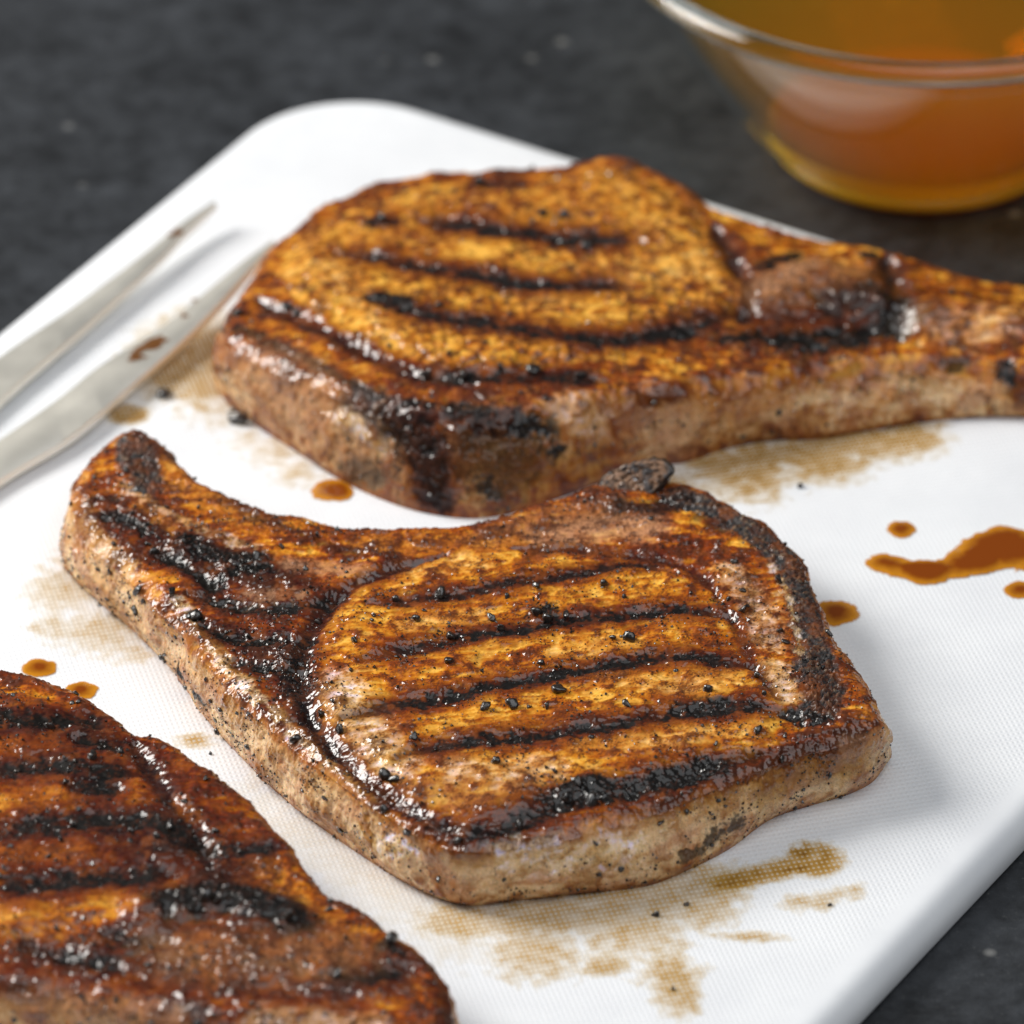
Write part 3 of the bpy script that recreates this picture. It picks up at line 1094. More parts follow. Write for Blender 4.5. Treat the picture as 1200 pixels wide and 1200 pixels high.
mid = dict(
    label="rib chop in the centre of the board with a cut bone knob on its rim",
    H=18, pitch=0.25, rows=76, seed=3, base=(560, 830, 0), contour=mid_front + mid_back, glaze=0.56, cap_g=0.42,
    eye=[(372, 730), (410, 692), (455, 668), (530, 648), (620, 643), (700, 645), (765, 650), (815, 668), (845, 700), (870, 745),
         (895, 790), (935, 838), (925, 862), (870, 888), (780, 922), (690, 950), (600, 964), (530, 958), (470, 930), (415, 888), (372, 845), (356, 790)],
    fibre=8, edge=0.45, rimw=3.0, bulge=1.3, crown=1.0, eye_lift=0.9, fine=7500, wall_g=0.7, pep_top=60, pep_wall=45, spk=0.02,
    rim_label="pale tan fat and meat edge flecked with black pepper",
    strokes=[
        # paler muscle under the bone, warm cap edges
        ('pink', [(640, 628), (700, 612), (750, 612)], 5.5, dict(k=0.75, soft=0.6)),
        ('lump', [(690, 580), (745, 575)], 5.0, dict(dep=1.0)), ('lean', [(560, 630), (650, 600), (720, 590)], 4.0, dict(k=0.6, soft=0.6)),
        ('amber', [(430, 632), (500, 634), (600, 632)], 3.5, dict(k=0.8, soft=0.6)),
        ('gold', [(480, 660), (560, 655)], 3.0, dict(k=0.7, soft=0.6)),
        ('amber', [(190, 540), (250, 585), (320, 612)], 3.5, dict(k=0.8, soft=0.6)),
        ('tan', [(855, 665), (885, 700), (903, 745)], 3.0, dict(k=0.55, soft=0.8, jit=1.3, gloss=0.95)),
        ('tan', [(905, 775), (930, 810)], 3.0, dict(k=0.8, soft=0.4, gloss=0.8)),
        ('gold', [(700, 785), (800, 800), (850, 790)], 3.4, dict(k=0.7, soft=0.7)),
        ('gold', [(660, 760), (740, 755)], 3.0, dict(k=0.6, soft=0.7)),
        ('gold', [(720, 850), (800, 845)], 2.6, dict(k=0.7, soft=0.7)),
        ('gold', [(480, 730), (560, 720)], 2.8, dict(k=0.5, soft=0.7)),
        ('gold', [(680, 870), (780, 868), (880, 850)], 2.6, dict(k=0.6, soft=0.7)),
        ('cream', [(390, 800), (430, 860), (460, 890)], 4.5, dict(k=0.62, soft=0.7, gloss=0.95)),
        ('tan', [(540, 900), (600, 905), (640, 900)], 4.0, dict(k=0.55, soft=0.7)),
        ('lean', [(480, 920), (560, 935), (620, 925)], 4.0, dict(k=0.5, soft=0.7)),
        ('cream', [(205, 700), (250, 755), (300, 815)], 1.6, dict(k=0.8)),
        ('cream', [(320, 830), (380, 880), (440, 925)], 1.8, dict(k=0.8, gloss=0.9)),
        ('tan', [(95, 590), (110, 630), (150, 660)], 2.2, dict(k=0.8)),
        # seams between the muscles
        ('groove', [(520, 645), (450, 664), (400, 690), (365, 732), (352, 780), (362, 835), (405, 888), (455, 930), (520, 962), (590, 970)], 1.4, dict(dep=1.5)),
        ('groove', [(600, 640), (680, 640), (760, 648), (810, 662), (838, 690)], 1.1, dict(dep=0.8, tint=0.6)),
        ('groove', [(838, 690), (862, 730), (880, 770), (912, 812)], 0.9, dict(dep=0.5, tint=0.4)),
        ('dark', [(355, 745), (340, 790), (352, 830), (385, 872)], 2.6, dict(k=0.75, soft=0.6)),
        ('brown', [(300, 700), (320, 760), (340, 820)], 5.0, dict(k=0.6, soft=0.7)),
        # grill bars
        mk([(430, 704), (500, 700), (560, 690), (620, 680), (690, 668), (745, 658), (790, 668)], 1.62, k=0.85),
        mk([(420, 772), (480, 757), (540, 745), (600, 737), (655, 727), (720, 720), (800, 712), (862, 718)], 1.94),
        mk([(400, 838), (465, 822), (525, 814), (575, 802), (650, 788), (720, 777), (780, 766), (850, 771), (895, 776)], 2.00),
        mk([(462, 888), (490, 876), (545, 868), (605, 861), (665, 853), (725, 845), (800, 832), (875, 825), (940, 831)], 2.12),
        mk([(500, 962), (560, 968), (615, 955), (660, 938), (720, 925), (790, 908), (860, 888), (890, 878)], 2.88),
        ('char', [(650, 935), (690, 920), (715, 922)], 3.4, dict(soft=0.35)),
        ('lump', [(668, 925), (690, 915)], 3.0, dict(dep=0.9)),
        ('char', [(740, 918), (790, 906), (830, 893)], 2.6, dict(soft=0.35)),
        ('char', [(625, 716), (645, 714)], 1.8), ('char', [(800, 825), (850, 820)], 2.0),
        # left arm of the chop
        ('brown', [(120, 590), (220, 640), (330, 690)], 7.5, dict(k=0.75, soft=0.7)),
        ('char', [(125, 600), (165, 612)], 2.4), ('char', [(110, 580), (135, 582)], 1.5, dict(k=0.8)),
        ('char', [(215, 628), (255, 645), (300, 650)], 3.0, dict(soft=0.6)),
        ('char', [(270, 665), (310, 660)], 2.6, dict(soft=0.6)), ('char', [(300, 600), (380, 632), (420, 640)], 1.2, dict(k=0.7)),
        mk([(220, 690), (280, 705), (340, 708), (400, 690)], 1.62), mk([(235, 730), (290, 745), (345, 745)], 1.88),
        mk([(265, 768), (310, 778), (350, 780)], 1.62), mk([(180, 640), (230, 668), (260, 690)], 1.75),
        ('char', [(222, 715), (240, 730)], 1.8),
        ('orange', [(240, 690), (330, 725)], 3.0, dict(k=0.5)),
        ('dark', [(190, 625), (260, 655), (330, 672)], 5.0, dict(k=0.6, soft=0.7)), ('dark', [(250, 735), (320, 765), (345, 800)], 4.5, dict(k=0.55, soft=0.7)),
        ('tan', [(140, 562), (230, 612), (300, 636)], 1.3, dict(k=0.6, soft=0.7)), ('pink', [(340, 655), (420, 662)], 2.4, dict(k=0.6, soft=0.7)),
        ('pink', [(290, 690), (350, 692)], 1.8, dict(k=0.5, soft=0.7)), ('amber', [(165, 590), (200, 610)], 1.8, dict(k=0.7, soft=0.7)),
        # charred bones
        ('bone', [(160, 515), (166, 540), (172, 560)], 3.6, dict(soft=0.25, jit=0.7)),
        ('bone', [(146, 530), (160, 545)], 2.6, dict(soft=0.25, jit=0.7)),
        ('bone', [(795, 575), (840, 592), (885, 618), (920, 650), (938, 690), (948, 730), (961, 775), (966, 815)], 3.7, dict(soft=0.3, jit=0.5, bid=1)),
        ('bone', [(955, 770), (965, 800), (962, 825)], 4.2, dict(soft=0.3, jit=0.7, bid=1)),
        ('tan', [(905, 655), (925, 700), (940, 760)], 0.7, dict(k=0.7)),
        ('char', [(930, 830), (965, 838)], 2.4), ('char', [(725, 590), (770, 590), (800, 578)], 2.8, dict(k=0.9)), ('char', [(820, 600), (850, 612)], 1.6, dict(k=0.7)),
        # side
        ('brown', [(905, 920), (960, 895), (1000, 890)], 4.2, dict(k=0.6, soft=0.7)), ('brown', [(880, 900), (960, 870), (1010, 855)], 2.2, dict(k=0.7)),
        ('pink', [(1000, 880), (1030, 870)], 3.0, dict(k=0.5)),
        ('char', [(840, 985), (870, 968)], 1.8, dict(k=0.85)), ('char', [(805, 1010), (825, 1000)], 1.4, dict(k=0.8)),
        ('cream', [(600, 1010), (680, 1005), (740, 995)], 3.6, dict(k=0.6, soft=0.7)),
        ('cream', [(440, 985), (470, 1000)], 2.0, dict(k=0.8)), ('brown', [(425, 965), (430, 990)], 1.8, dict(k=0.7)),
        ('char', [(225, 815), (235, 825)], 1.2), ('char', [(205, 790), (215, 800)], 1.0),
    ],
    pepper=[(515, 695, 1.6), (487, 722, 1.3), (466, 700, 1.1), (577, 722, 1.3), (590, 734, 1.5), (527, 742, 1.4), (632, 716, 1.5), (642, 722, 1.7),
            (664, 718, 1.3), (707, 682, 1.4), (738, 746, 1.8), (716, 745, 0.9), (523, 772, 1.3), (655, 806, 1.8), (600, 824, 1.5), (570, 828, 1.5),
            (487, 862, 1.1), (870, 712, 1.7), (870, 690, 0.9), (395, 853, 1.6), (375, 835, 1.2), (345, 864, 1.4), (450, 905, 1.6), (460, 912, 1.4),
            (640, 825, 1.0), (830, 805, 1.2), (735, 824, 1.2), (580, 890, 1.1), (912, 680, 1.4), (922, 750, 1.0), (889, 790, 1.1), (665, 932, 2.0),
            (690, 938, 2.0), (678, 915, 1.6), (712, 936, 1.8), (160, 690, 1.3), (200, 693, 1.3), (228, 720, 1.6), (157, 717, 1.3), (890, 855, 1.2),
            (475, 975, 1.3), (450, 945, 1.1), (538, 982, 1.2), (610, 965, 1.3), (300, 650, 1.4), (285, 655, 1.3), (180, 645, 1.1)],
)
mid_root, mid_V, mid_N = build_chop(mid)

# ---- the chop behind it
far_front = [(260, 386, 18.5, 255, 448), (272, 400, 19, 264, 474), (310, 420, 20, 302, 503), (355, 440, 20, 350, 534), (405, 459, 21, 400, 566),
             (450, 473, 21.5, 450, 589), (500, 483, 22, 500, 604), (550, 487, 22, 550, 610), (600, 482, 22, 600, 604), (650, 473, 22, 650, 588),
             (700, 463, 22, 705, 568), (755, 452, 21, 760, 549), (800, 449, 20, 805, 544), (850, 445, 18, 852, 528), (900, 440, 17, 902, 518),
             (960, 432, 15, 960, 517), (1020, 425, 14.5, 1020, 507), (1100, 424, 13, 1100, 495), (1180, 428, 13, 1180, 490), (1275, 432, 13, 1275, 492)]
far_back = [(1300, 390, 12), (1270, 350, 12), (1200, 339, 13), (1150, 331, 14), (1100, 317, 15), (1040, 301, 16), (980, 288, 17), (920, 273, 17),
            (870, 259, 17.5), (838, 250, 18.5), (818, 229, 20), (795, 213, 21), (760, 197, 22), (720, 187, 22), (685, 191, 21), (640, 199, 20),
            (570, 203, 19), (510, 205, 19), (440, 218, 18), (385, 241, 18), (350, 265, 18), (310, 303, 18), (280, 346, 18.5)]
far = dict(
    label="rib chop farthest from the viewer, its long bone running off to the right",
    H=20, pitch=0.4, rows=58, seed=41, base=(620, 400, 0), contour=far_front + far_back, glaze=0.46, cap_g=0.36,
    eye=[(335, 290), (390, 248), (500, 213), (640, 205), (720, 195), (785, 218), (828, 255), (868, 305), (880, 345), (855, 382), (780, 402),
         (700, 418), (610, 432), (520, 428), (440, 400), (372, 368), (328, 330)],
    cells=3.6, edge=0.5, rimw=2.5, bulge=1.4, crown=1.3, eye_lift=1.5, fine=3500, pep_top=45, pep_wall=16, wall_mul=0.9, wall_g=1.3,
    strokes=[
        ('amber', [(420, 280), (600, 240), (760, 230)], 12, dict(k=0.5, soft=0.8)),
        ('gold', [(640, 345), (740, 320), (820, 310)], 6, dict(k=0.45, soft=0.8)),
        ('gold', [(350, 310), (400, 330), (450, 385)], 3.2, dict(k=0.5, soft=0.7, gloss=1.0)),
        ('groove', [(300, 345), (357, 372), (428, 408), (487, 433), (560, 445)], 1.6, dict(dep=1.2)),
        ('groove', [(842, 262), (867, 308), (885, 342), (870, 372)], 1.7, dict(dep=1.5)),
        mk([(540, 215), (580, 215), (622, 218)], 1.88), mk([(430, 262), (470, 262)], 1.50, k=0.7),
        mk([(490, 259), (545, 263), (587, 271), (637, 277), (690, 280), (750, 284)], 2.38),
        mk([(395, 299), (441, 303), (512, 317), (574, 325), (637, 335), (700, 334), (745, 338)], 2.50),
        mk([(435, 352), (491, 367), (545, 375), (595, 383), (657, 394), (720, 396), (780, 388), (825, 376), (867, 360)], 2.50),
        mk([(500, 436), (574, 438), (637, 438), (712, 441)], 2.25),
        ('char', [(440, 350), (475, 357)], 2.8), ('char', [(688, 268), (690, 290)], 1.2, dict(k=0.6)),
        ('char', [(275, 378), (324, 399), (387, 433), (450, 460), (520, 472), (574, 472)], 1.5, dict(k=0.9, soft=0.6)),
        ('brown', [(300, 395), (400, 435), (500, 460), (600, 460)], 3.2, dict(k=0.55, soft=0.7)),
        # rib
        ('lean', [(910, 340), (960, 320), (1010, 330)], 8.0, dict(k=0.8, soft=0.5)),
        ('pink', [(905, 335), (930, 320), (955, 310)], 4.0, dict(k=0.6, soft=0.7)),
        ('lump', [(900, 340), (960, 330), (1030, 345)], 8.0, dict(dep=2.2)),
        ('char', [(895, 305), (935, 296)], 2.2), ('char', [(860, 390), (929, 397), (985, 388)], 3.0, dict(soft=0.6, jit=1.5)), ('char', [(930, 400), (1000, 392), (1048, 372)], 4.2, dict(soft=0.7, jit=1.7)), ('dark', [(900, 380), (1040, 360)], 6.0, dict(k=0.7, soft=0.8, jit=1.4)),
        ('char', [(980, 355), (1030, 345), (1048, 372)], 4.5, dict(k=0.85, soft=0.6)),
        ('char', [(1020, 297), (1035, 305)], 1.8), ('dark', [(1045, 310), (1055, 350)], 2.5, dict(k=0.7)),
        ('groove', [(1042, 300), (1056, 345), (1058, 390)], 2.0, dict(dep=2.0)), ('lump', [(1090, 362), (1180, 372)], 8.0, dict(dep=2.0)), ('lump', [(940, 318), (1000, 322)], 5.0, dict(dep=1.2)),
        ('tan', [(1090, 375), (1130, 385), (1180, 372)], 5.0, dict(k=0.3, soft=0.9, jit=1.3, gloss=0.9)),
        ('brown', [(1090, 340), (1150, 345)], 4.0, dict(k=0.6)), ('char', [(1110, 420), (1130, 418)], 1.5, dict(k=0.8)),
        ('char', [(1175, 425), (1176, 440)], 1.8), ('dark', [(1190, 455), (1198, 470)], 3.0, dict(k=0.6)),
        # front face: bone and gristle
        ('lean', [(330, 470), (420, 530), (500, 560)], 9.0, dict(k=0.55, soft=0.7)),
        ('pink', [(290, 430), (350, 470)], 7.0, dict(k=0.5, soft=0.8)),
        ('bone', [(410, 474), (440, 492), (470, 520)], 4.6, dict(soft=0.8, jit=1.6, k=0.85)),
        ('dark', [(470, 490), (500, 540), (505, 580)], 5.0, dict(k=0.85, soft=0.5)),
        ('tan', [(395, 490), (430, 515), (440, 530)], 1.5, dict(k=0.7)), ('lump', [(395, 490), (440, 525)], 2.0, dict(dep=0.8)),
        ('lean', [(532, 500), (535, 560)], 2.2, dict(k=0.8)), ('lump', [(532, 500), (537, 570)], 2.4, dict(dep=1.2)),
        ('bone', [(570, 505), (600, 530), (590, 560)], 8.0, dict(soft=0.8, k=0.7, jit=1.6, bid=1)),
        ('brown', [(560, 520), (600, 535)], 9.0, dict(k=0.55, soft=0.6)),
        ('bone', [(405, 550), (445, 565)], 3.2, dict(soft=0.8, jit=1.6, k=0.7, bid=2)), ('char', [(575, 578), (584, 586)], 2.0, dict(soft=0.7, jit=1.4)), ('char', [(646, 504), (656, 528)], 2.6, dict(soft=0.7, jit=1.4)),
        ('dark', [(500, 530), (508, 590)], 3.4, dict(soft=0.8, jit=1.4)), ('char', [(615, 500), (630, 496)], 2.2),
        ('dark', [(450, 478), (540, 490), (600, 488)], 2.4, dict(k=0.75)),
        ('tan', [(670, 475), (700, 500)], 4.0, dict(k=0.5, soft=0.7)),
        ('brown', [(640, 560), (700, 545)], 4.5, dict(k=0.6, soft=0.7)),
        ('amber', [(830, 480), (900, 465)], 5.0, dict(k=0.4, soft=0.8)), ('pink', [(770, 490), (800, 520)], 6.0, dict(k=0.5, soft=0.7)),
        ('dark', [(760, 470), (800, 462)], 1.6, dict(k=0.6)), ('dark', [(270, 490), (285, 494)], 2.0, dict(k=0.9)),
    ],
    pepper=[(447, 252, 1.4), (430, 258, 1.5), (560, 213, 1.6), (660, 285, 1.5), (690, 285, 1.6), (635, 250, 1.5), (660, 250, 1.5), (280, 365, 1.5),
            (335, 360, 1.4), (345, 367, 1.3), (500, 440, 1.8), (540, 438, 1.7), (625, 432, 1.9), (270, 492, 2.0), (680, 437, 1.6)],
)
far_root, far_V, far_N = build_chop(far)

# ---- the chop cut off by the corner of the frame
near_c = [(-45, 778, 20), (0, 788, 20), (34, 795, 20), (80, 812, 20), (125, 837, 20), (160, 864, 19.5), (183, 867, 19.5), (204, 876, 20), (240, 903, 20),
          (285, 935, 20), (322, 971, 20), (350, 1008, 20), (382, 1044, 19.5), (424, 1072, 19), (460, 1095, 19), (488, 1114, 18), (511, 1137, 17.5),
          (525, 1160, 17), (529, 1188, 16.5, 536, 1258), (508, 1212, 17, 515, 1288), (440, 1218, 17.5, 445, 1300), (350, 1202, 18, 352, 1288), (250, 1190, 18, 250, 1275),
          (150, 1172, 18, 150, 1255), (50, 1155, 18, 48, 1240), (-60, 1142, 18, -60, 1225), (-170, 1110, 18, -170, 1190), (-250, 1030, 18, -255, 1090),
          (-255, 930, 19), (-200, 845, 20), (-120, 792, 20)]
near = dict(
    label="dark reddish heavily charred chop cut off by the lower left picture corner",
    H=19, pitch=0.34, rows=56, seed=77, base=(150, 1010, 0), contour=near_c, glaze=0.62, cap_g=0.36,
    eye=[(-180, 860), (-60, 800), (20, 800), (90, 825), (150, 862), (185, 905), (225, 950), (240, 985), (200, 1035), (140, 1075), (40, 1100), (-80, 1100), (-180, 1040), (-210, 950)],
    fibre=5, edge=0.25, rimw=2.0, bulge=1.4, crown=1.6, eye_lift=1.0, fine=4500, pep_top=60, pep_wall=10, wall_g=1.6, spk=0.08,
    strokes=[
        ('orange', [(60, 870), (150, 940)], 16, dict(k=0.5, soft=0.9)), ('orange', [(0, 1000), (120, 1000)], 6, dict(k=0.55, soft=0.8)),
        ('amber', [(20, 872), (80, 872)], 3.0, dict(k=0.6)), ('amber', [(20, 935), (80, 935)], 3.4, dict(k=0.6)), ('amber', [(20, 1000), (100, 1000)], 3.4, dict(k=0.7)),
        ('amber', [(10, 1070), (70, 1065)], 3.6, dict(k=0.7)),
        ('groove', [(160, 866), (178, 895), (203, 932), (225, 955), (245, 985), (250, 1010)], 1.7, dict(dep=1.2)),
        ('brown', [(200, 890), (260, 940), (310, 990)], 5.0, dict(k=0.7)), ('amber', [(215, 935), (235, 965)], 1.8, dict(k=0.7)),
        ('amber', [(300, 1000), (350, 1050), (400, 1090)], 3.4, dict(k=0.6, soft=0.7)),
        mk([(-20, 832), (46, 842), (92, 838), (130, 845)], 3.00), mk([(88, 862), (147, 874)], 2.25),
        mk([(-20, 901), (69, 894), (115, 901), (165, 900)], 3.38), mk([(80, 918), (140, 922)], 2.50),
        mk([(-20, 972), (46, 966), (138, 957), (193, 963), (240, 988)], 3.75), mk([(240, 985), (290, 990), (330, 990)], 2.00),
        mk([(-20, 1036), (69, 1030), (138, 1025), (200, 1020)], 3.50),
        ('char', [(197, 1057), (252, 1048), (312, 1060), (348, 1076)], 6.0, dict(soft=0.6)),
        ('lump', [(170, 1060), (250, 1045), (330, 1065)], 6.0, dict(dep=2.0)),
        ('char', [(200, 990), (230, 985)], 4.0, dict(k=0.8)), ('char', [(240, 1020), (280, 1015)], 4.0, dict(k=0.5)),
        ('dark', [(20, 1120), (140, 1135), (260, 1150), (380, 1165)], 5.5, dict(k=0.6, soft=0.9, jit=1.3)), ('dark', [(200, 1085), (330, 1100), (430, 1110)], 4.0, dict(k=0.5, soft=0.9, jit=1.3)),
        ('dark', [(20, 850), (140, 860)], 5.0, dict(k=0.5, soft=0.9, jit=1.4)), ('dark', [(140, 985), (225, 1005), (260, 1030)], 5.0, dict(k=0.7, soft=0.8, jit=1.3)),
        ('char', [(160, 1110), (220, 1118)], 1.8, dict(k=0.8, jit=1.4)), ('char', [(290, 1120), (350, 1128)], 1.8, dict(k=0.8, jit=1.4)), ('char', [(20, 1105), (70, 1112)], 2.0, dict(k=0.8, jit=1.4)),
        mk([(380, 1140), (436, 1140), (480, 1130)], 2.75), mk([(120, 1090), (200, 1100)], 2.25), mk([(60, 1110), (140, 1130)], 2.00),
        ('char', [(220, 1180), (230, 1185)], 2.6, dict(k=0.8)), ('char', [(455, 1105), (470, 1110)], 2.0),
        ('dark', [(520, 1160), (528, 1190)], 3.0, dict(k=0.7)), ('lean', [(200, 1110), (330, 1120), (400, 1110)], 7.0, dict(k=0.6, soft=0.7)),
        ('pink', [(20, 1175), (120, 1190), (200, 1200)], 3.0, dict(k=0.6, soft=0.7)), ('tan', [(300, 1190), (440, 1195)], 2.8, dict(k=0.5, soft=0.7)),
    ],
    pepper=[(110, 885, 1.5), (60, 850, 1.5), (200, 965, 1.4), (340, 1070, 2.0), (240, 1050, 1.8), (255, 1052, 1.8), (225, 1060, 1.6), (395, 1141, 1.6), (460, 1100, 1.8)],
)
near_root, near_V, near_N = build_chop(near)


# ---- upright cut bone knob on the middle chop
def build_knob():
    c = U(744, 562, 20.3)
    n = np.array([-0.12, -0.70, 0.70]); n /= np.linalg.norm(n)
    a = np.array([1.0, 0.28, 0.0]); a -= n * (a @ n); a /= np.linalg.norm(a)
    b = np.cross(n, a)
    prof = [(0.05, 0.15), (0.3, 0.1), (0.55, 0.2), (0.78, 0.1), (0.92, -0.1), (1.0, -0.7), (1.02, -1.8), (0.96, -3.5), (0.88, -6.0), (0.8, -9.0)]
    K = 72
    V = []
    P = []
    for r, h in prof: P.append((r, h))
    rr = np.interp(np.linspace(0, len(P) - 1, 60), range(len(P)), [p[0] for p in P])
    hh = np.interp(np.linspace(0, len(P) - 1, 60), range(len(P)), [p[1] for p in P])
    for r, h in zip(rr, hh):
        for k in range(K):
            t = 2 * math.pi * k / K
            sh = 1 + 0.10 * math.sin(2 * t + 0.6) + 0.06 * math.sin(3 * t)
            V.append(c + a * 7.8 * r * sh * math.cos(t) + b * 4.7 * r * sh * math.sin(t) + n * h)
    V = np.array(V)
    F = []
    for j in range(59):
        for k in range(K):
            F.append((j * K + k, j * K + (k + 1) % K, (j + 1) * K + (k + 1) % K, (j + 1) * K + k))
    F = np.array(F)[:, ::-1]
    n1 = fbm(V, 2.2, 3, 5); n2 = fbm(V, 0.8, 2, 9); n3 = gnoise(V / 0.35)
    f1, f21 = worley(np.column_stack([(V - c) @ a, (V - c) @ b]), 1.7, 4)
    pit = ss(0.42, 0.12, f1)
    out = V - c
    out /= np.linalg.norm(out, axis=1)[:, None] + 1e-6
    face = np.repeat(ss(0.96, 0.85, rr) * (hh > -0.5), K)
    V = V + (out * (1 - face)[:, None] + n * face[:, None]) * (0.45 * n1 + 0.35 * n2 + 0.16 * n3 - 0.3 * pit)[:, None]
    col = mix(np.tile(np.array([0.25, 0.145, 0.09]), (len(V), 1)), np.array([0.10, 0.09, 0.09]), ss(0.0, 0.45, n1))
    col = mix(col, np.array([0.30, 0.18, 0.11]), ss(0.1, 0.4, n2) * 0.5)
    col = mix(col, C_CHAR, ss(0.2, 0.45, n3 + 0.4 * n1) * 0.9)
    col = mix(col, C_CHAR * 1.5, pit * 0.6)
    side = 1 - face
    col = mix(col, C_CHAR * 1.6, side * 0.85)
    o = mesh_np("bone_knob", V, F, M_MEAT, mid_root, {"albedo": np.clip(col, 0, 1), "gloss": np.clip(0.25 + 0.5 * side, 0, 1), "fatty": np.zeros(len(V))})
    o['label'] = "cut end of bone with a rough grey top and black burnt rim"


build_knob()


# ------------------------------------------------------------------ film-like spills (thin raised sheets on the board)
def sheet(name, blobs, mat, pitch, base_h, dome, noise=(3.0, 0.25), edge=(0.0, 0.35), seed=0, crisp=False, fmax=1.0):
    """blobs: (px, py, rx_mm, ry_mm, strength) or capsules (px1, py1, px2, py2, r_mm, strength, 'c')"""
    pts = []
    for b in blobs:
        if b[-1] == 'c':
            p, q = U(b[0], b[1])[:2], U(b[2], b[3])[:2]
            pts.append(('c', p, q, b[4], b[5]))
        else:
            pts.append(('e', U(b[0], b[1])[:2], (b[2], b[3]), 0, b[4]))
    lo = np.array([1e9, 1e9]); hi = -lo
    for k, p, q, r, s_ in pts:
        m = r * 1.6 if k == 'c' else max(q) * 1.6
        lo = np.minimum(lo, p - m); hi = np.maximum(hi, p + m)
        if k == 'c':
            lo = np.minimum(lo, q - m); hi = np.maximum(hi, q + m)
    nx = int((hi[0] - lo[0]) / pitch) + 2; ny = int((hi[1] - lo[1]) / pitch) + 2
    X, Y = np.meshgrid(lo[0] + np.arange(nx) * pitch, lo[1] + np.arange(ny) * pitch)
    P = np.stack([X.ravel(), Y.ravel(), np.zeros(nx * ny)], 1)
    f = np.zeros(len(P))
    for k, p, q, r, s_ in pts:
        if k == 'c':
            ab = q - p
            t = np.clip(((P[:, :2] - p) @ ab) / (ab @ ab), 0, 1)
            d = np.linalg.norm(P[:, :2] - p - t[:, None] * ab, axis=1) / r
        else:
            d = np.hypot((P[:, 0] - p[0]) / q[0], (P[:, 1] - p[1]) / q[1])
        f = f + np.clip(1.25 - d, 0, 1.25) * s_ if crisp else np.maximum(f, np.clip(1.25 - d, 0, 1.25) * s_)
    f = f + noise[1] * fbm(P, noise[0], 3, seed + 51) * (f > 0.0)
    if crisp:
        lev = np.clip((f - 0.25) / 0.85, 0, 1) ** 0.8
        keep = f > 0.25
        z = base_h + dome * np.sqrt(np.clip((f - 0.25) / 0.8, 0, 1))
        film = lev
    else:
        film = ss(edge[0], edge[1] + 0.50, f) * fmax * (0.85 + 0.30 * fbm(P, 3.0, 2, seed + 3))
        keep = film > 0.02
        z = np.full(len(P), base_h)
    P[:, 2] = z
    kg = keep.reshape(ny, nx)
    cell = kg[:-1, :-1] & kg[1:, :-1] & kg[:-1, 1:] & kg[1:, 1:]
    jj, ii = np.nonzero(cell)
    v = jj * nx + ii
    q = np.stack([v, v + 1, v + 1 + nx, v + nx], 1)
    u = np.unique(q)
    rm = np.zeros(len(P), int); rm[u] = np.arange(len(u))
    return mesh_np(name, P[u], rm[q], mat, None, {"film": np.clip(film[u], 0, 1.3)})


def stain(label, blobs, seed, fmax=0.6, noise=(3.0, 0.30), group="juice stains on the white board", h=0.06):
    o = sheet("juice_stain", blobs, M_STAIN, 0.3, 0.04 + 0.012 * seed, 0, noise=noise, seed=seed, fmax=fmax)
    tag(o, label, "juice stain", group)


stain("broad tan juice stain beside the fork tine and the left end of the far chop",
      [(225, 420, 15, 22, 0.9), (240, 450, 10, 12, 0.9), (195, 405, 8, 12, 0.7), (262, 480, 12, 9, 0.4)], 1, fmax=0.62)
stain("small brown stain spot just below the nearer fork tine", [(150, 486, 5, 4.5, 1.1)], 2, fmax=0.9, noise=(2, 0.15))
stain("faint beige stain between the far chop and the left arm of the centre chop", [(330, 530, 9, 8, 0.5), (350, 555, 8, 6, 0.5), (300, 515, 9, 8, 0.35)], 3, fmax=0.5)
stain("long brown juice stain along the near side of the far chop's bone",
      [(840, 545, 1070, 512, 9, 0.85, 'c'), (880, 560, 12, 12, 0.8), (960, 540, 14, 10, 0.95), (800, 575, 8, 10, 0.7)], 4, fmax=0.72)
stain("pale beige smear at the left end of the centre chop",
      [(75, 690, 9, 12, 0.75), (120, 740, 14, 9, 0.75), (65, 735, 7, 5, 0.7), (150, 760, 10, 8, 0.5), (85, 660, 6, 8, 0.5)], 5, fmax=0.42)
stain("small faint grid-marked stain between the centre and the near chop", [(230, 868, 5.5, 3.2, 0.8)], 6, fmax=0.55)
stain("cream film of juice in the narrow gap between the centre and the near chop",
      [(330, 960, 540, 1105, 11, 0.6, 'c'), (420, 1020, 520, 1090, 9, 0.7, 'c'), (300, 930, 340, 965, 9, 0.5, 'c')], 7, fmax=0.15)
stain("large ochre juice stain under the front edge of the centre chop",
      [(540, 1080, 10, 7, 0.9), (600, 1075, 700, 1070, 9, 0.95, 'c'), (700, 1062, 830, 1040, 10, 1.0, 'c'), (630, 1115, 11, 12, 0.85), (740, 1090, 14, 12, 0.8),
       (820, 1060, 9, 10, 1.05), (760, 1100, 10, 5, 0.7)], 8, fmax=0.50)
stain("brown wedge-shaped stain with the woven print beside the centre chop", [(850, 1035, 930, 1015, 4.0, 0.9, 'c'), (955, 1008, 6.5, 6.5, 1.15), (930, 1015, 6, 4, 1.0)], 9, fmax=0.85, noise=(2.5, 0.22))
stain("faint yellowish speckled smear nearest the board's right edge", [(930, 1060, 1000, 1045, 3.6, 0.55, 'c'), (960, 1060, 3, 3, 0.8)], 10, fmax=0.5)
stain("yellow-brown blotch at the lower edge of the picture", [(790, 1150, 6, 13, 0.85), (800, 1170, 5, 8, 0.8), (880, 1098, 9, 2.2, 0.7), (710, 1130, 6, 5, 0.8), (780, 1140, 9, 6, 0.6)], 11, fmax=0.6)


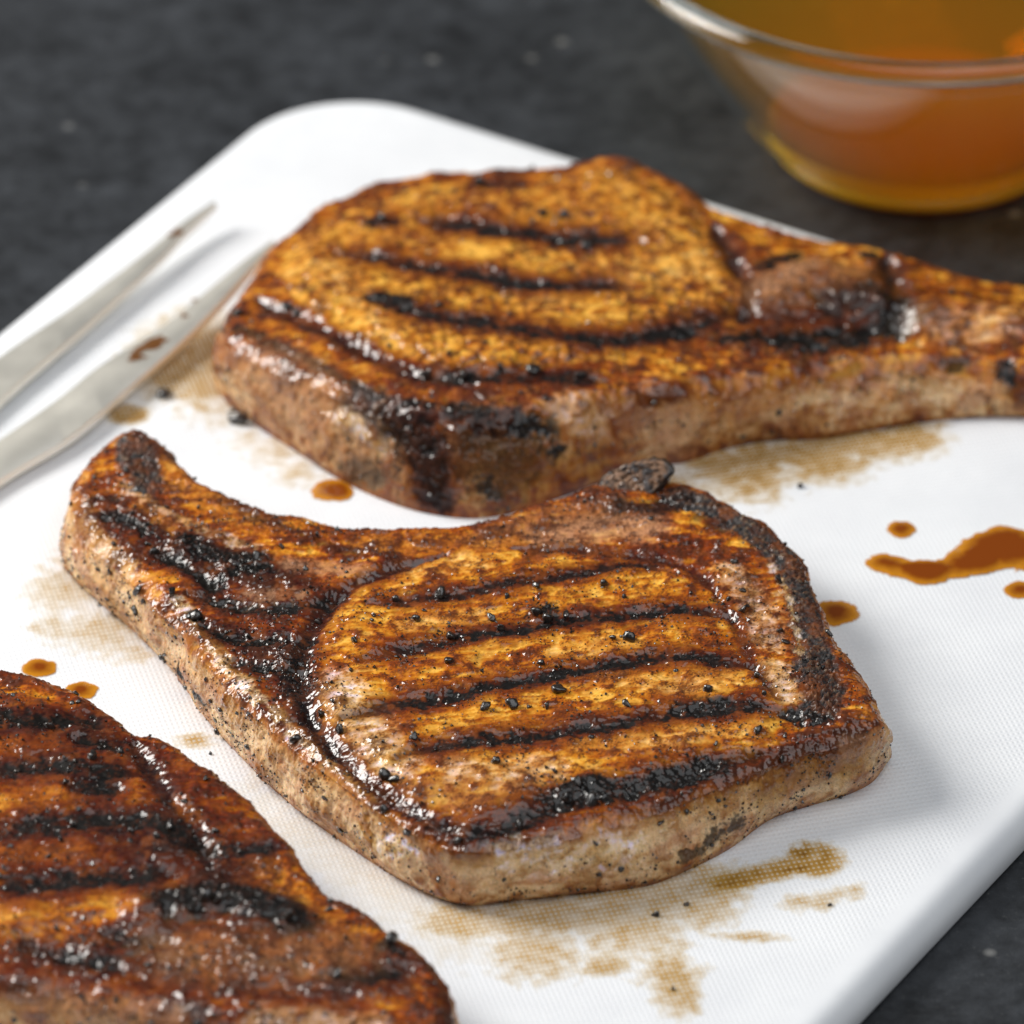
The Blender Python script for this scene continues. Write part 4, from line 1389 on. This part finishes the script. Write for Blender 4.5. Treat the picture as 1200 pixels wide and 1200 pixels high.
def spill(label, blobs, seed, cat, dome=0.55, group=None, pitch=0.22):
    o = sheet("sauce_drop" if cat == "sauce drop" else "sauce_puddle", blobs, M_SAUCE, pitch, 0.05, dome, noise=(2.8, 0.15), seed=seed, crisp=True)
    tag(o, label, cat, group)


spill("curved puddle of dark amber sauce at the right edge of the board",
      [(1035, 661, 1085, 672, 4.2, 0.8, 'c'), (1085, 672, 1140, 662, 4.6, 0.8, 'c'), (1150, 650, 1175, 638, 7.0, 0.8, 'c'), (1180, 645, 1230, 655, 8.0, 0.8, 'c')], 21, "sauce puddle", 0.7)
G_ = "amber sauce drops on the board"
spill("small round amber sauce drop just above the sauce puddle", [(1056, 621, 3.4, 3.4, 1.0)], 22, "sauce drop", 0.4, G_)
spill("amber sauce drop touching the charred right edge of the centre chop", [(980, 719, 5.0, 5.2, 1.0)], 23, "sauce drop", 0.5, G_)
spill("amber sauce drop standing free above the near chop at the left", [(46, 783, 3.9, 3.6, 1.0)], 24, "sauce drop", 0.45, G_)
spill("amber sauce drop half hidden behind the near chop's rim", [(95, 810, 3.8, 3.6, 1.0)], 25, "sauce drop", 0.45, G_)
spill("blurred brown sauce drop below the front face of the far chop", [(388, 575, 4.6, 4.6, 0.95), (400, 578, 3, 3, 0.6)], 26, "sauce drop", 0.4, G_)
spill("sauce drop cut by the right edge of the picture below the puddle", [(1196, 692, 4.0, 3.6, 1.0)], 27, "sauce drop", 0.4, G_)

# crumbs of char lying on the board
CR_ = "char crumbs lying on the board"
for (px, py, r, lab) in ((937, 569, 0.9, "black pepper crumb on the board right of the bone knob"), (193, 460, 1.9, "dark brown crumb on the tan stain below the fork"),
                         (278, 492, 2.2, "black char crumb at the foot of the far chop's left end"), (247, 883, 0.5, "tiny black crumb in the gap beside the near chop"),
                         (768, 1071, 1.1, "dark crumb on the ochre stain in front of the centre chop"), (805, 1060, 0.7, "small brown crumb at the right end of the ochre stain"),
                         (972, 1060, 0.6, "rust crumb on the faint smear by the board's right edge"), (789, 1159, 0.8, "brown crumb on the yellow blotch at the picture's lower edge")):
    o = bpy.data.objects.new("char_crumb", PEP_MESH[random.randrange(6)])
    COL.objects.link(o)
    p = U(px, py, r * 0.45)
    o.location = (p[0] * .001, p[1] * .001, BT + p[2] * .001)
    o.scale = [r * 0.001] * 3
    o.rotation_euler = [random.uniform(0, 6) for _ in range(3)]
    tag(o, lab, "crumb", CR_)


# ------------------------------------------------------------------ carving fork
def build_fork():
    base = U(-110, 640, 8)
    root = empty("carving_fork", (base[0] * .001, base[1] * .001, BT))
    tag(root, "two-tined steel carving fork lying on the left side of the board, spotted with brown juice", "carving fork")

    def bar(name, up, lo_, zs, th):
        n = 60
        U_ = catmull([list(U(p[0], p[1], z)) for p, z in zip(up, zs)], 12, False)
        L_ = catmull([list(U(p[0], p[1], z)) for p, z in zip(lo_, zs)], 12, False)
        V, F = [], []
        k = len(U_)
        e = 0.35
        for a, b in zip(U_, L_):
            wv = b - a; wl = np.linalg.norm(wv); wv = wv / wl
            ee = min(e, wl * 0.25)
            z = np.array([0, 0, 1.0])
            t_ = min(th, max(0.8, wl * 0.8))
            V += [a + wv * ee, a + wv * wl * 0.5 + z * 0.12, b - wv * ee, b - z * ee, b - z * (t_ - ee), b - wv * ee - z * t_, a + wv * ee - z * t_, a - z * (t_ - ee), a - z * ee]
        m = 9
        for i in range(k - 1):
            for j in range(m):
                F.append((i * m + j, i * m + (j + 1) % m, (i + 1) * m + (j + 1) % m, (i + 1) * m + j))
        V = np.array(V)
        tr = []
        for base_i, flip in ((0, 1), ((k - 1) * m, 0)):
            V = np.vstack([V, V[base_i:base_i + m].mean(0)])
            c = len(V) - 1
            for j in range(m):
                tr.append((c, base_i + (j + 1) % m, base_i + j) if flip else (c, base_i + j, base_i + (j + 1) % m))
        o = mesh_np(name, V, np.array(F), M_STEEL, root, tris=tr)
        import bmesh
        bm = bmesh.new(); bm.from_mesh(o.data); bmesh.ops.recalc_face_normals(bm, faces=bm.faces); bm.to_mesh(o.data); bm.free()
        o.data.set_sharp_from_angle(angle=math.radians(50))
        return o

    zs = (7.0, 6.2, 5.4, 4.3, 3.5, 3.1, 3.0)
    ta = bar("tine", [(250, 235), (212, 260), (167, 297), (83, 360), (0, 417), (-90, 490), (-150, 560)],
        [(254, 240), (220, 268), (184, 306), (105, 378), (0, 470), (-70, 545), (-130, 610)], zs, 2.4)
    zs2 = (9.0, 8.0, 6.6, 5.6, 4.6, 3.9, 3.3, 3.0)
    tb = bar("tine", [(318, 281), (283, 306), (233, 347), (187, 383), (117, 427), (67, 467), (-20, 528), (-120, 600)],
        [(323, 285), (295, 315), (250, 364), (210, 403), (150, 455), (85, 510), (-5, 566), (-110, 650)], zs2, 2.4)
    # root of the tines, shank and handle run on outside the picture
    bar("shank", [(-110, 540), (-150, 575), (-230, 640), (-330, 715), (-430, 790)], [(-90, 640), (-150, 660), (-232, 668), (-318, 735), (-418, 810)], (3.6, 4.2, 6, 8, 10), 3.4)
    bar("handle", [(-415, 775), (-440, 790), (-560, 875), (-760, 1020), (-900, 1120)], [(-400, 812), (-415, 835), (-520, 920), (-725, 1068), (-870, 1165)], (14, 15, 15, 14, 13), 12.0)
    # juice spots that dried on the steel move with the fork
    M_SPOT = bpy.data.materials.new("dried_juice_on_steel"); M_SPOT.use_nodes = True
    bs = M_SPOT.node_tree.nodes["Principled BSDF"]
    bs.inputs['Base Color'].default_value = (0.16, 0.062, 0.014, 1); bs.inputs['Roughness'].default_value = 0.35
    bs.inputs['Alpha'].default_value = 0.85
    for (px, py, z, rx, ry, ang) in ((206, 272, 6.15, 2.0, 1.1, 40), (174, 405, 5.4, 4.4, 1.9, 38), (216, 369, 6.2, 0.9, 0.8, 0), (228, 351, 6.6, 0.9, 0.5, 30), (160, 418, 5.2, 2.0, 1.4, 20), (186, 398, 5.6, 2.2, 1.3, 20)):
        c = U(px, py, z + 0.2)
        V = [c]; tr = []
        K = 24
        for k in range(K):
            t = 2 * math.pi * k / K
            r = 1 + 0.25 * math.sin(3 * t + px) + 0.15 * math.sin(5 * t + py)
            x, y = rx * r * math.cos(t), ry * r * math.sin(t)
            a = math.radians(ang)
            V.append(c + np.array([x * math.cos(a) - y * math.sin(a), x * math.sin(a) + y * math.cos(a), -0.12]))
            tr.append((0, 1 + k, 1 + (k + 1) % K))
        o = mesh_np("juice_spot", np.array(V), None, M_SPOT, root, tris=tr)
        o.parent = ta if (px == 206) else tb


build_fork()


# ------------------------------------------------------------------ glass bowl with sauce
def lathe(name, prof, centre, mat, K=128, parent=None):
    V, F = [], []
    for r, z in prof:
        for k in range(K):
            t = 2 * math.pi * k / K
            V.append((centre[0] + r * math.cos(t), centre[1] + r * math.sin(t), z))
    for j in range(len(prof) - 1):
        for k in range(K):
            F.append((j * K + k, j * K + (k + 1) % K, (j + 1) * K + (k + 1) % K, (j + 1) * K + k))
    o = mesh_np(name, np.array(V), np.array(F), mat, parent)
    import bmesh
    bm = bmesh.new(); bm.from_mesh(o.data)
    bmesh.ops.remove_doubles(bm, verts=bm.verts, dist=1e-6)
    bmesh.ops.recalc_face_normals(bm, faces=bm.faces)
    bm.to_mesh(o.data); bm.free()
    for p in o.data.polygons: p.use_smooth = True
    return o


def arc_profile(pts, n=10):
    return [tuple(p) for p in catmull(pts, n, False)]


ZB = -BT * 1000
BC = U(1078, 163, ZB)


def build_bowl():
    s = 1.0
    outer = [(36.6, 3.4), (38.4, 5.2), (43, 9.8), (51, 20), (58.6, 32), (65.2, 44), (71.0, 55), (72.8, 58.3)]
    rim = [(73.0, 59.4), (72.0, 59.4)]
    inner = [(68.2, 55), (62.4, 44), (56.0, 33), (48.0, 21), (40.2, 11), (36.0, 6.6), (34.4, 5.3)]
    prof = arc_profile(outer, 6) + arc_profile(rim, 4) + arc_profile(inner, 6)
    prof = [(max(r, 0.01), z + ZB + 0.05) for r, z in prof]
    root = empty("glass_bowl", (BC[0] * .001, BC[1] * .001, 0))
    lathe("bowl_wall", prof, BC, M_GLASS, parent=root)
    rp = [(73.2, 58.0), (76.0, 59.6), (77.6, 61.6), (77.4, 63.8), (75.5, 65.0), (72.8, 64.3), (70.8, 61.8), (71.0, 59.2), (73.2, 58.0)]
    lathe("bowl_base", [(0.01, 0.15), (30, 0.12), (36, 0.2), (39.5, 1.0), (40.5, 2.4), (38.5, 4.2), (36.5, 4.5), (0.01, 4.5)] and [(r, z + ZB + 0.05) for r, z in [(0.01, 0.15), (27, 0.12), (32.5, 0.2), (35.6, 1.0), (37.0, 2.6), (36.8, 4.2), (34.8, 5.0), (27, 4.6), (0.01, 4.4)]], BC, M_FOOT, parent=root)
    lathe("bowl_rim", [(r, z + ZB + 0.05) for r, z in catmull(rp[:-1], 4, True)] + [(rp[0][0], rp[0][1] + ZB + 0.05)], BC, M_THICK, parent=root)
    tag(root, "clear glass mixing bowl of amber sauce standing on the dark countertop beyond the board", "bowl")
    inn = [(0.01, 4.75), (18, 4.85), (27, 4.95)] + arc_profile(inner, 6)[::-1]
    lv = 51.0
    liq = [(max(r + 0.15, 0.01), z - 0.12) for r, z in inn if z < lv - 0.8]
    rl = np.interp(lv, [p[1] for p in inn], [p[0] for p in inn])
    liq += [(rl + 0.1, lv - 0.2), (rl - 0.8, lv - 0.6), (rl - 2.5, lv - 0.95), (rl - 6, lv - 1.0), (rl * 0.5, lv - 1.0), (0.01, lv - 1.0)]
    liq = [(r, z + ZB + 0.05) for r, z in liq]
    o2 = lathe("basting_sauce", liq, BC, M_BROTH)
    tag(o2, "clear amber basting sauce filling the glass bowl nearly to its rim", "sauce")


build_bowl()
